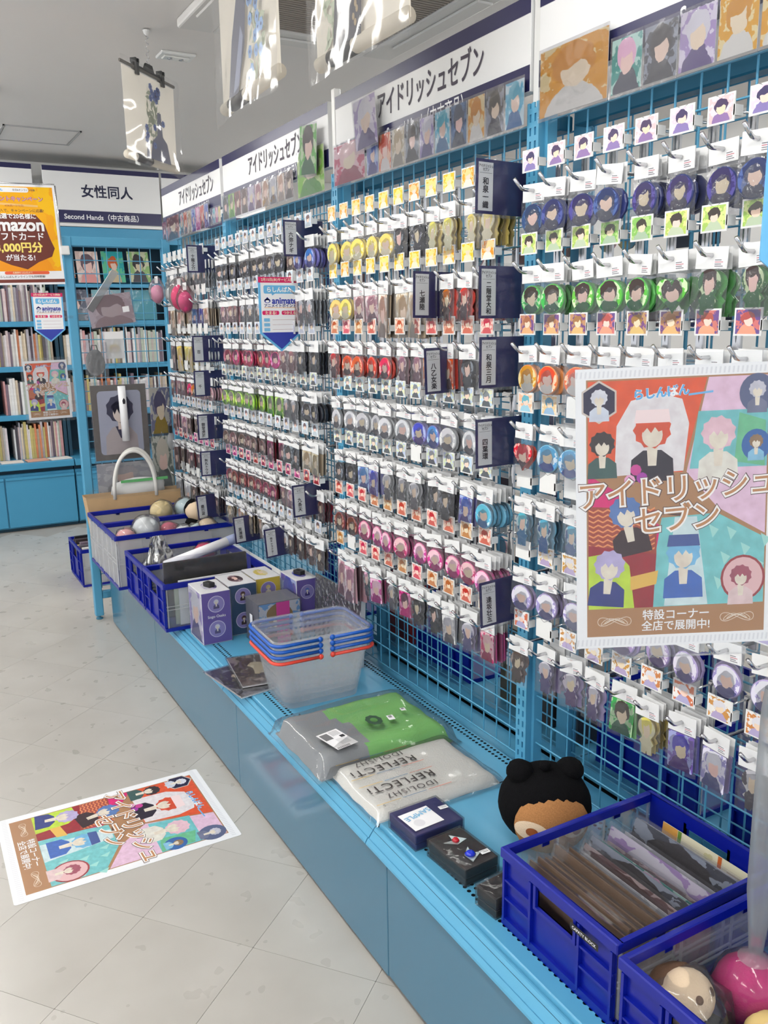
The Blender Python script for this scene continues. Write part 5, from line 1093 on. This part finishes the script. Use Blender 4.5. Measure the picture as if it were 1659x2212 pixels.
def fo(u, v): return (.15 * (u - .5) * (1 - .75 * v ** 2) + .01 * noise.noise(Vector((u * 5, v * 5, 2))), .235 * v, .02 * math.sin(math.pi * u) * (1 - v) + .012 * noise.noise(Vector((u * 6, v * 6, 5))))
part('foil', MB().grid(fo, 16, 16, FOIL).mesh('foil'), t); part('foil', MB().grid(lambda u, v: (fo(u, v)[0], fo(u, v)[1], -fo(u, v)[2] - .004), 16, 16, FOIL).mesh('foil'), t)
t = thing('poster_tube', 'white paper tube leaning across a blue crate', 'tube', Matrix.Translation((3.12, -.80, STZ + .15))); part('tube_body', MB().tube([(0, 0, 0), (.03, -.30, .062)], .019, PAPER, 16).mesh('tube_body'), t); part('tube_end', MB().tube([(.0255, -.255, .0527), (.031, -.31, .0641)], .0196, pc(150, 160, 196), 16).mesh('tube_end'), t)
ball('crumpled magenta pack in the blue crate behind the white tube', 3.27, -1.00, STZ + .10, .04, P_('magenta_pack', (206, 60, 100))); ball('white bagged bundle in the blue crate beside the foil bag', 3.20, -.77, STZ + .09, .036, P_('white_plush', (0, 0, 0)))
# rear stage goods seen through the mesh
for i, (x, c, lab) in enumerate(((2.30, (126, 26, 30), 'maroon box on the rear stage beside the basket stack'), (2.40, (140, 30, 34), 'taller maroon box on the rear stage beside the basket stack'), (1.62, (60, 52, 50), 'dark wrapped bundle on the rear stage behind the towel'), (1.50, (52, 56, 66), 'grey wrapped bundle on the rear stage next to the post'), (1.74, (76, 66, 50), 'brown wrapped bundle on the rear stage behind the shirt'))):
    t = thing('stock_box', lab, 'box', TZ(x, -1.44, STZ, 4 * (i % 3 - 1))); hh = (.27, .31, .2, .18, .22)[i]
    part('carton', bbox('carton', -.045, .045, -.08, .08, 0, hh, paint('stock_%d' % i, c, .4), .004), t); part('flap', MB().box(-.043, .043, -.078, .078, hh + .0005, hh + .003, paint('stock_%d' % i, c)).mesh('flap'), t); part('price_sticker', MB().rect(-.014, -.018, .014, .018, 0, PAPER).mesh('price_sticker'), t, FY(0, .0808, hh * .6))

# ------------------------------------------------------------------ goods on the end frame (face down the aisle)
EXF = EX - 0.010
def sheetF(label, y0, z0, w, h, mat, roll=0, name='print_sheet', bag=True, thick=.002, cat='print', x=EXF, hangs=True):
    t = thing(name, label, cat, FX(x, y0, z0, roll)); part('print', MB().prism([(0, 0), (w, 0), (w, h), (0, h)], -thick, 0, mat, WHITE).mesh('print', uv=(0, 0, w, h)), t)
    if bag: part('plastic_bag', MB().prism([(-.006, -.008), (w + .006, -.008), (w + .006, h + .014), (-.006, h + .014)], .0012, .002, SLEEVE).mesh('plastic_bag'), t)
    if hangs: part('hanging_hook', MB().tube([(w / 2, h + .004, -.004), (w / 2, h + .018, .006), (w / 2, h + .022, -.006)], .0014, CHROME, 5).mesh('hanging_hook'), t)
    return t
sketch = portrait('sketch_art', (214, 200, 204), (196, 180, 184), (150, 130, 132), (170, 150, 152), (206, 190, 190), k=1.4)
t = sheetF('bag with a grey sepia group sketch hanging askew', -.79, 1.352, .198, .135, sketch, 8, name='sketch_bag', cat='print'); part('price_sticker', MB().rect(.15, .05, .18, .075, .0025, PAPER).mesh('price_sticker'), t)
t = thing('drawstring_pouch', 'grey drawstring pouch in clear bag on the end frame', 'pouch', FX(EXF, -.745, 1.142)); part('pouch_body', MB().blob((.045, .06, .008), (.043, .058, .012), paint('pouch_grey', (150, 150, 148), .8, nscale=18, namt=.08), 16, 12, .12, 2).mesh('pouch_body'), t); part('loop', MB().tube([(.03, .11, .006), (.035, .137, .004), (.055, .137, .004), (.06, .11, .006)], .003, paint('pouch_cord', (90, 88, 86), .8), 6).mesh('loop'), t); part('plastic_bag', MB().prism([(-.004, -.008), (.098, -.008), (.098, .15), (-.004, .15)], .022, .023, POUCH).mesh('plastic_bag'), t)
t = thing('packet', 'white header packet with small gold charm on the end frame', 'packet', FX(EXF, -.84, 1.218)); part('header_card', MB().box(0, .082, .085, .12, -.001, .001, WHITE).mesh('header_card'), t); part('charm', MB().prism([(.04 + .024 * math.cos(a), .045 + .020 * math.sin(a)) for a in [2 * math.pi * i / 14 for i in range(14)]], .001, .005, PM['gold'], EDGE['gold']).mesh('charm', uv=(.01, .02, .07, .07)), t); part('pouch', MB().prism([(0, 0), (.082, 0), (.082, .088), (0, .088)], .006, .007, FROST).mesh('pouch'), t)
t = thing('clear_file', 'clear plastic file hung aslant on the end frame', 'file', FX(EXF, -.775, 1.44, -36)); part('file', MB().prism([(0, 0), (.03, 0), (.03, .21), (0, .21)], 0, .004, film('thick_bag', (0, 0, 0))).mesh('file'), t); part('spine', MB().tube([(0, 0, .002), (0, .21, .002)], .002, PLAST, 6).mesh('spine'), t)
# large picture bag with ornamental grey border and a white tube hanging over it
t = sheetF('large picture bag of a dark-haired figure inside a grey ornamental border', -.757, .755, .25, .345, paint('ornament_grey', (120, 114, 106), .4, nscale=60, namt=.2), 0, name='picture_bag')
b = MB(); b.poly(rrect(.196, .292, .018, 4, .125, .172), .0006, pc(196, 200, 216)); b.poly([(.05, .026), (.2, .026), (.196, .11), (.165, .15), (.125, .16), (.085, .15), (.054, .11)], .0009, pc(206, 194, 190)); b.poly([(.10, .155), (.15, .155), (.13, .10), (.12, .10)], .0012, pc(56, 54, 84)); b.poly([(.112, .14), (.138, .14), (.138, .19), (.112, .19)], .0014, pc(240, 220, 206))
b.poly([(.125 + (.058 + .006 * (i % 2)) * math.cos(2 * math.pi * i / 20), .235 + (.060 + .006 * (i % 2)) * math.sin(2 * math.pi * i / 20)) for i in range(20)], .0016, pc(58, 58, 84)); b.ell(.125, .215, .033, .043, .0018, pc(244, 226, 214), 18); b.poly([(.085, .25), (.10, .21), (.112, .235), (.125, .205), (.138, .235), (.15, .21), (.165, .25), (.14, .27), (.11, .27)], .002, pc(58, 58, 84))
part('picture', b.mesh('picture'), t)
t = thing('poster_tube', 'white wrapped tube hanging over the ornamental picture bag', 'tube', FX(EXF - .035, -.893, .845)); part('tube_body', MB().tube([(0, 0, 0), (-.004, .25, 0)], .0175, PAPER, 16).mesh('tube_body'), t); part('emblem', MB().poly([(-.006, .17), (.004, .17), (.006, .185), (-.001, .198), (-.008, .185)], .0182, INK).mesh('emblem'), t)
for a in ((-.749, (226, 180, 150), 'left'), (-1.0, (226, 180, 150), 'right')): pass
sheetF('picture bag of a figure group in dark and gold tones', -1.022, .862, .094, .215, portrait('group_art', (120, 130, 150), (206, 200, 190), (60, 66, 100), (160, 120, 60), k=1.2), 0, name='picture_bag')
sheetF('picture bag in pale green and grey tones above the tote bag', -1.016, .60, .10, .25, portrait('pale_art', (206, 210, 196), (120, 130, 120), (214, 210, 190), (80, 90, 88), k=1.2), 0, name='picture_bag'); sheetF('clear bag with a pale grey sheet behind the tote handles', -.757, .60, .25, .14, portrait('grey_art', (206, 206, 206), (180, 180, 184), (196, 190, 190), (150, 150, 150)), 0, name='picture_bag')
t = thing('small_pouch', 'clear sachet with black clip hanging by the picture bags', 'pouch', FX(3.92, -1.06, .80)); part('bag', MB().blob((.015, .04, 0), (.018, .045, .008), film('thick_bag', (0, 0, 0)), 12, 10, .2, 3).mesh('bag'), t); part('clip', bbox('clip', .006, .022, .078, .11, -.008, .008, BLACK, .002), t)
# plush bags on the first hooks of the far bay
for x, y, z, c, lab, rr in ((3.93, -1.06, 1.50, (226, 150, 180), 'pink egg-shaped plush in clear bag on the far hooks', .035), (3.62, -1.07, 1.475, (226, 50, 110), 'magenta plush in clear bag behind a name plate', .045), (3.545, -1.07, 1.455, (214, 60, 120), 'crimson plush in clear bag beside the magenta one', .036), (3.70, -1.065, 1.49, (190, 190, 192), 'grey plush in clear bag beside the magenta one', .032)):
    t = thing('bagged_plush', lab, 'plush toy', TZ(x, y, z - .03)); part('plush_body', MB().blob((0, 0, .03), (rr * .85, rr * .8, rr * 1.15), P_('plush_%d' % int(x * 1000), c), 14, 10, .12, x).mesh('plush_body'), t); part('plastic_bag', MB().blob((0, 0, .04), (rr * 1.1, rr, rr * 1.6), BAGF, 12, 10, .25, x * 3).mesh('plastic_bag'), t); part('header_card', MB().box(-.024, .024, -.001, .001, .075, .105, WHITE).mesh('header_card'), t)

# ------------------------------------------------------------------ bookcases along the back wall
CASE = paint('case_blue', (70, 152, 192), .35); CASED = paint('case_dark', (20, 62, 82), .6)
SHZ = [1.408, 1.108, .780]
def bookcase(y0, y1, label):
    t = thing('bookcase', label, 'bookcase', TZ(0, 0, 0)); L = y0 - y1
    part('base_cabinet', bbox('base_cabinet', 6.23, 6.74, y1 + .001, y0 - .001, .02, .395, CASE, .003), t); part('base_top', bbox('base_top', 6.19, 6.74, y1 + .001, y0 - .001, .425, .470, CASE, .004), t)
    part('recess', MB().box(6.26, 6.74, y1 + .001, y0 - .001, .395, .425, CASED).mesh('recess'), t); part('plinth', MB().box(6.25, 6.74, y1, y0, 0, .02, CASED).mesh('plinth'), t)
    k = max(1, round(L / .45))
    for i in range(k): a = y1 + L * i / k; part('drawer_front', bbox('drawer_front', 6.214, 6.229, a + .004, a + L / k - .004, .03, .375, CASE, .003), t); part('drawer_grip', bbox('drawer_grip', 6.206, 6.214, a + .004, a + L / k - .004, .355, .375, CASE, .003), t)
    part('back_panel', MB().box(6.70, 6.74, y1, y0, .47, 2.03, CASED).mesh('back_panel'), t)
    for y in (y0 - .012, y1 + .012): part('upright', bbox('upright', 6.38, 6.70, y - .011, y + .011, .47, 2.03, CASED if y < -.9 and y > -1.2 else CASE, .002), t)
    for z in SHZ: part('shelf', bbox('shelf', 6.36, 6.70, y1 + .002, y0 - .002, z - .036, z, CASE, .003), t)
    part('header_panel', bbox('header_panel', 6.37, 6.40, y1 + .002, y0 - .002, 1.935, 2.035, CASE, .003), t); (part if y0 < -1 else (lambda *a: None))('display_shelf', MB().prism([(6.40, 1.66), (6.70, 1.72), (6.70, 1.70), (6.40, 1.64)], 0, L - .01, CASE).mesh('display_shelf'), t, Matrix(((1, 0, 0, 0), (0, 0, 1, y1 + .005), (0, 1, 0, 0), (0, 0, 0, 1))))
    return t
bookcase(-.10, -1.012, 'blue bookcase packed with thin booklets behind the orange campaign poster'); bookcase(-1.016, -1.93, 'blue bookcase behind the end frame with pictures facing out')
BKC = [(236, 232, 228), (226, 206, 206), (206, 196, 190), (230, 214, 190), (150, 130, 126), (90, 84, 92), (214, 160, 160), (190, 186, 196), (240, 236, 232), (176, 160, 140), (122, 106, 120), (232, 222, 226), (222, 140, 100), (196, 206, 190), (240, 240, 240), (206, 190, 120)]
BKM = [paint('spine_%d' % i, c, .45, nscale=40, namt=.12) for i, c in enumerate(BKC)]; BW = ['white', 'pale pink', 'grey', 'cream', 'taupe', 'dark grey', 'pink', 'pale grey', 'off-white', 'tan', 'plum', 'blush', 'orange', 'pale green', 'bright white', 'ochre']
ri = random.Random(3); shn = {SHZ[0]: 'top shelf', SHZ[1]: 'second shelf', SHZ[2]: 'third shelf', .470: 'bottom shelf'}
unit = {}
def book(y, z, tk, hh, mi, x, lean, side):
    k = (z, side); unit[k] = unit.get(k, 0) + 1
    t = solo('booklet', MB().box(0, .17, 0, tk, 0, hh, BKM[mi]).mesh('booklet'), 'thin %s booklet, number %d along the %s, %s' % (BW[mi], unit[k], shn[z], side), 'booklet', TZ(x, y, z + .0005) @ Matrix.Rotation(R(lean), 4, 'X'), 'booklets on the %s' % shn[z])
for z in SHZ + [.470]:
    y = -.47; lim = -.965
    while y > lim:
        tk = ri.uniform(.007, .019); y -= tk + .0006
        if ri.random() < .012: y -= .03; continue
        book(y, z, tk, ri.uniform(.20, .262), ri.randrange(16), 6.385 + ri.uniform(0, .02), 0, 'bookcase beside the pennant')
for z in (SHZ[1], SHZ[2]):
    y = -1.045
    while y > -1.74:
        tk = ri.uniform(.009, .022); y -= tk + .0006
        book(y, z, tk, ri.uniform(.20, .255), ri.randrange(16), 6.385 + ri.uniform(0, .02), 0, 'bookcase behind the end frame')
bookcase(.82, -.096, 'blue bookcase of booklets past the orange campaign poster')
xb = MB()
for z in SHZ + [.470]:
    y = .79
    while y > -.45:
        tk = ri.uniform(.008, .02)
        if not (-.14 < y < -.06): xb.box(6.385, 6.56, y - tk, y, z + .0005, z + ri.uniform(.20, .25), BKM[ri.randrange(16)])
        y -= tk + .0006
tagp(link(bpy.data.objects.new('booklet_rows', xb.mesh('booklet_rows'))), 'rows of thin booklets past the orange campaign poster', 'booklets', None, 'stuff')
# pictures facing out on the upper shelves
for y0, z0, w, h, m, lab in ((-1.185, 1.668, .15, .22, portrait('fo1', (232, 214, 196), (250, 236, 220), (110, 92, 96), (236, 190, 170), k=1.2), 'booklet with a beige cover facing out'), (-1.36, 1.672, .15, .22, portrait('fo2', (60, 170, 180), (120, 206, 170), (216, 130, 90), (220, 206, 170), k=.9), 'booklet with a teal cover facing out'), (-1.54, 1.675, .15, .22, portrait('fo3', (240, 236, 206), (190, 216, 150), (60, 56, 60), (90, 90, 96), k=1.1), 'booklet with a pale yellow cover facing out'),
                             (-1.048, 1.70, .12, .2, PM['red'], 'booklet with a red cover facing out by the case edge')):
    t = thing('booklet', lab, 'booklet', FX(6.40, y0, z0, 0, 0, -14)); part('cover', MB().prism([(0, 0), (w, 0), (w, h), (0, h)], -.006, 0, m, WHITE).mesh('cover', uv=(0, 0, w, h)), t); part('clear_sleeve', MB().rect(-.003, -.002, w + .003, h + .004, .001, SLEEVE).mesh('clear_sleeve'), t)
for y0, w, m, lab in ((-1.05, .20, portrait('fo4', (90, 92, 110), (150, 150, 160), (60, 50, 60), (110, 120, 130)), 'dark grey print in a clear bag on the upper shelf'), (-1.27, .20, portrait('fo5', (190, 190, 196), (150, 190, 206), (206, 200, 196), (190, 196, 206)), 'pale sky print in a clear bag on the upper shelf'), (-1.50, .22, paint('teal_sheet', (70, 160, 176), .4), 'plain teal sheet standing on the upper shelf')):
    t = thing('print_sheet', lab, 'print', FX(6.42, y0, 1.412, 0, 0, -4)); part('print', MB().prism([(0, 0), (w, 0), (w, .21), (0, .21)], -.003, 0, m, WHITE).mesh('print', uv=(0, 0, w, .21)), t); part('clear_sleeve', MB().rect(-.004, -.002, w + .004, .215, .001, SLEEVE).mesh('clear_sleeve'), t)
for i, (y, c) in enumerate(((-.62, (236, 226, 216)), (-.78, (226, 170, 150)), (-.93, (240, 236, 230)))): solo('flat_booklet', bbox('flat_booklet', -.05, .05, -.07, .07, 0, .008, paint('flat_%d' % i, c, .5), .001), ('cream', 'salmon', 'white')[i] + ' booklet lying flat on the cabinet ledge', 'booklet', TZ(6.27, y, .4705, i * 5))
# books in the crate on the floor
for i in range(9):
    solo('booklet', bbox('booklet', 0, .02, 0, .14, 0, .20 + .01 * (i % 3), BKM[(i * 5) % 16] if i < 4 else paint('bk_dark_%d' % (i % 2), ((30, 28, 32), (60, 50, 52))[i % 2], .4), .001), ('%s booklet standing in the floor crate' % BW[(i * 5) % 16]) if i < 4 else 'dark booklet standing in the floor crate', 'booklet', TZ(4.66 + i * .0265, -.90 + .01 * (i % 2), .006), 'booklets in the floor crate')
# header boards over the bookcases
def backsign(y0, w, txt, label):
    t = thing('header_board', label, 'sign', FX(6.36, y0, 2.06)); part('panel', bbox('panel', 0, w, 0, .36, -.02, 0, WHITE, .002), t); part('stripe', MB().rect(.001, .328, w - .001, .3595, .0006, NAVYB).mesh('stripe'), t); part('stripe', MB().rect(.001, .001, w - .001, .082, .0006, NAVYB).mesh('stripe'), t)
    if txt:
        part('lettering', text_fit('女性同人', .345, .02, paint('sign_navy', (30, 34, 66), .5)).mesh('lettering'), t, T3(w * .53, .21, .0012)); part('lettering', text_fit('Second Hands（中古商品）', .50, .015, PAPER).mesh('lettering'), t, T3(w * .47, .042, .0012))
    part('bracket', MB().box(-.004, w + .004, -.022, -.002, -.02, -.006, PLAST).mesh('bracket'), t)
backsign(-1.005, .78, True, 'white navy-striped board over the back bookcase with four large characters'); backsign(-.16, .78, False, 'white navy-striped board over the bookcase beside the orange campaign poster'); backsign(-1.80, .78, False, 'white navy-striped board in the back corner past the four large characters')

# ------------------------------------------------------------------ tapestry bags hanging from the ceiling
CLOTHP = sheer_cloth('tapestry_cream', (250, 243, 230))
def tapestry(label, M, w, h, art, chain, roll_=True, clipx=(.27, .73)):
    t = thing('tapestry_bag', label, 'tapestry', M)
    part('cloth', MB().grid(lambda u, v: (w * (.03 + .94 * u), h * (.06 + .88 * v), .006 * math.sin(u * 5) * (1 - v)), 14, 8, CLOTHP).mesh('cloth'), t)
    part('picture', art(w, h).mesh('picture'), t)
    if roll_: part('rolled_hem', MB().tube([(w * .04, h * .07, -.004), (w * .96, h * .07, -.004)], .016, CLOTHP, 14).mesh('rolled_hem'), t); part('hem_print', MB().tube([(w * .18, h * .07, -.004), (w * .45, h * .07, -.004)], .0164, pc(44, 40, 44), 14).mesh('hem_print'), t)
    part('top_bar', bbox('top_bar', w * .01, w * .99, h * .955, h * .985, -.005, .004, paint('bar_grey', (110, 104, 98), .4), .002), t)
    def bg(s): return lambda u, v: (w * (-.02 + 1.04 * u) + .006 * noise.noise(Vector((v * 6, s, 0))), h * (-.03 + 1.05 * v) + .01 * noise.noise(Vector((u * 4, s, 5))) * (1 - v), s * (.012 + .016 * math.sin(math.pi * u) * (1.1 - v)) + .008 * noise.noise(Vector((u * 7, v * 7, s * 3))))
    part('plastic_bag', MB().grid(bg(1), 18, 18, BAGF).mesh('plastic_bag'), t)
    part('hanger', MB().box(w * clipx[0], w * clipx[1], h * .985, h * 1.0, -.006, .006, BLACK).prism([(w * .42, h), (w * .6, h), (w * .57, h * 1.07), (w * .46, h * 1.07)], -.004, .004, BLACK).mesh('hanger'), t)
    for q in clipx:
        part('clip', MB().box(w * q - .010, w * q + .010, h * .90, h * 1.02, .004, .012, BLACK).box(w * q - .010, w * q + .010, h * .90, h * 1.02, -.012, -.004, BLACK).box(w * q - .014, w * q - .004, h * 1.02, h * 1.06, -.012, .012, BLACK).box(w * q + .004, w * q + .014, h * 1.02, h * 1.06, -.012, .012, BLACK).mesh('clip'), t)
    b = MB(); y = h * 1.07
    while y < chain - .02: b.tube([(w * .515 + .006 * math.sin(k * .9), y + .022 * k / 7, .006 * math.cos(k * .9)) for k in range(8)], .0014, CHROME, 5); y += .024
    b.tube([(w * .515, y, 0), (w * .515, chain, 0)], .0014, CHROME, 5); part('chain', b.mesh('chain'), t); part('ceiling_hook', MB().lathe([(.014, 0), (.010, -.012), (.003, -.02)], PLAST, 10).mesh('ceiling_hook'), t, Matrix.Translation((w * .515, chain, 0)) @ Matrix.Rotation(R(-90), 4, 'X'))
def flowers(b, pts, z, c, r=.012):
    for i, (x, y) in enumerate(pts):
        b.poly([(x + r * (1 + .25 * (k % 2)) * math.cos(k * math.pi / 6 + i), y + r * (1 + .25 * (k % 2)) * math.sin(k * math.pi / 6 + i)) for k in range(12)], z, pc(*c)); b.ell(x, y, r * .3, r * .3, z + 3e-4, pc(90, 90, 130), 8)
def leaves(b, pts, z, c=(186, 194, 170)):
    for i, (x, y) in enumerate(pts):
        a = i * 2.4; d = (math.cos(a) * .022, math.sin(a) * .022); n = (-d[1] * .35, d[0] * .35); b.poly([(x - d[0], y - d[1]), (x + n[0], y + n[1]), (x + d[0], y + d[1]), (x - n[0], y - n[1])], z, pc(*c))
def art1(w, h):
    b = MB(); rr = random.Random(1); z = .009
    leaves(b, [(w * (.50 + .1 * rr.uniform(-1, 1)), h * rr.uniform(.25, .8)) for _ in range(46)], z)
    b.poly([(w * .40, h * .07), (w * .80, h * .07), (w * .74, h * .30), (w * .66, h * .36), (w * .645, h * .60), (w * .58, h * .60), (w * .56, h * .36), (w * .46, h * .28)], z + 4e-4, pc(120, 122, 146)); b.poly([(w * .34, h * .09), (w * .40, h * .09), (w * .40, h * .24), (w * .36, h * .26)], z + 4e-4, pc(130, 132, 156))
    flowers(b, [(w * (.56 + .09 * rr.uniform(-1, 1)), h * rr.uniform(.68, .86)) for _ in range(14)] + [(w * .37, h * .4), (w * .38, h * .33), (w * .52, h * .43), (w * .68, h * .5), (w * .5, h * .24), (w * .36, h * .28)], z + 8e-4, (112, 132, 196)); return b
def art2(w, h):
    b = MB(); rr = random.Random(2); z = .009
    leaves(b, [(w * (.72 + .1 * rr.uniform(-1, 1)), h * rr.uniform(.1, .95)) for _ in range(60)], z)
    b.poly([(w * .20, h * .05), (w * .36, h * .05), (w * .52, h * .30), (w * .56, h * .52), (w * .50, h * .60), (w * .42, h * .57), (w * .30, h * .36)], z + 4e-4, pc(92, 94, 112)); b.poly([(w * .30, h * .10), (w * .40, h * .12), (w * .50, h * .34), (w * .46, h * .40)], z + 6e-4, pc(150, 156, 180))
    b.poly([(w * .56 + w * .08 * math.cos(k * .4) * (1 + .2 * (k % 2)), h * .62 + h * .07 * math.sin(k * .4) * (1 + .2 * (k % 2))) for k in range(15)], z + 8e-4, pc(222, 224, 230))
    flowers(b, [(w * (.70 + .1 * rr.uniform(-1, 1)), h * rr.uniform(.1, .95)) for _ in range(26)], z + 9e-4, (146, 178, 222), .013); b.add(text('Op.7', .085, 0, pc(96, 90, 90)), T3(w * .14, h * .72, z + 5e-4, 4)); return b
def art3(w, h):
    b = MB(); rr = random.Random(3); z = .009
    leaves(b, [(w * (.25 + .09 * rr.uniform(-1, 1)), h * rr.uniform(.1, .95)) for _ in range(36)] + [(w * (.82 + .07 * rr.uniform(-1, 1)), h * rr.uniform(.25, .9)) for _ in range(30)], z)
    b.poly([(w * .26, h * .09), (w * .56, h * .09), (w * .58, h * .30), (w * .72, h * .34), (w * .70, h * .80), (w * .60, h), (w * .36, h), (w * .34, h * .55)], z + 4e-4, pc(66, 64, 74)); b.poly([(w * .40, h * .44), (w * .52, h * .52), (w * .52, h * .56), (w * .40, h * .48)], z + 7e-4, pc(206, 172, 90)); b.ell(w * .52, h * .56, w * .05, h * .035, z + 8e-4, pc(240, 224, 212), 12)
    for k in range(14): b.ell(w * rr.uniform(.32, .56), h * rr.uniform(.14, .5), .005, .007, z + 7e-4, pc(170, 150, 120), 8)
    flowers(b, [(w * (.24 + .08 * rr.uniform(-1, 1)), h * rr.uniform(.3, .95)) for _ in range(8)], z + 9e-4, (226, 206, 176)); return b
Mt = FX(3.667, -1.017, 1.98, 0, 45); tapestry('bagged tapestry of blue flowers hung by a black clip hanger near the back', Mt @ Matrix.Translation((-.215, 0, 0)), .42, .365, art1, .515)
tapestry('bagged tapestry of a pale-haired dark-robed figure among blue flowers', FY(2.372, -.85, 1.885, -1.0, -3), .465, .46, art2, .60)
tapestry('bagged tapestry of a black-robed figure with gold sash', FY(1.835, -.875, 1.868, 1.5, 4), .365, .44, art3, .62)
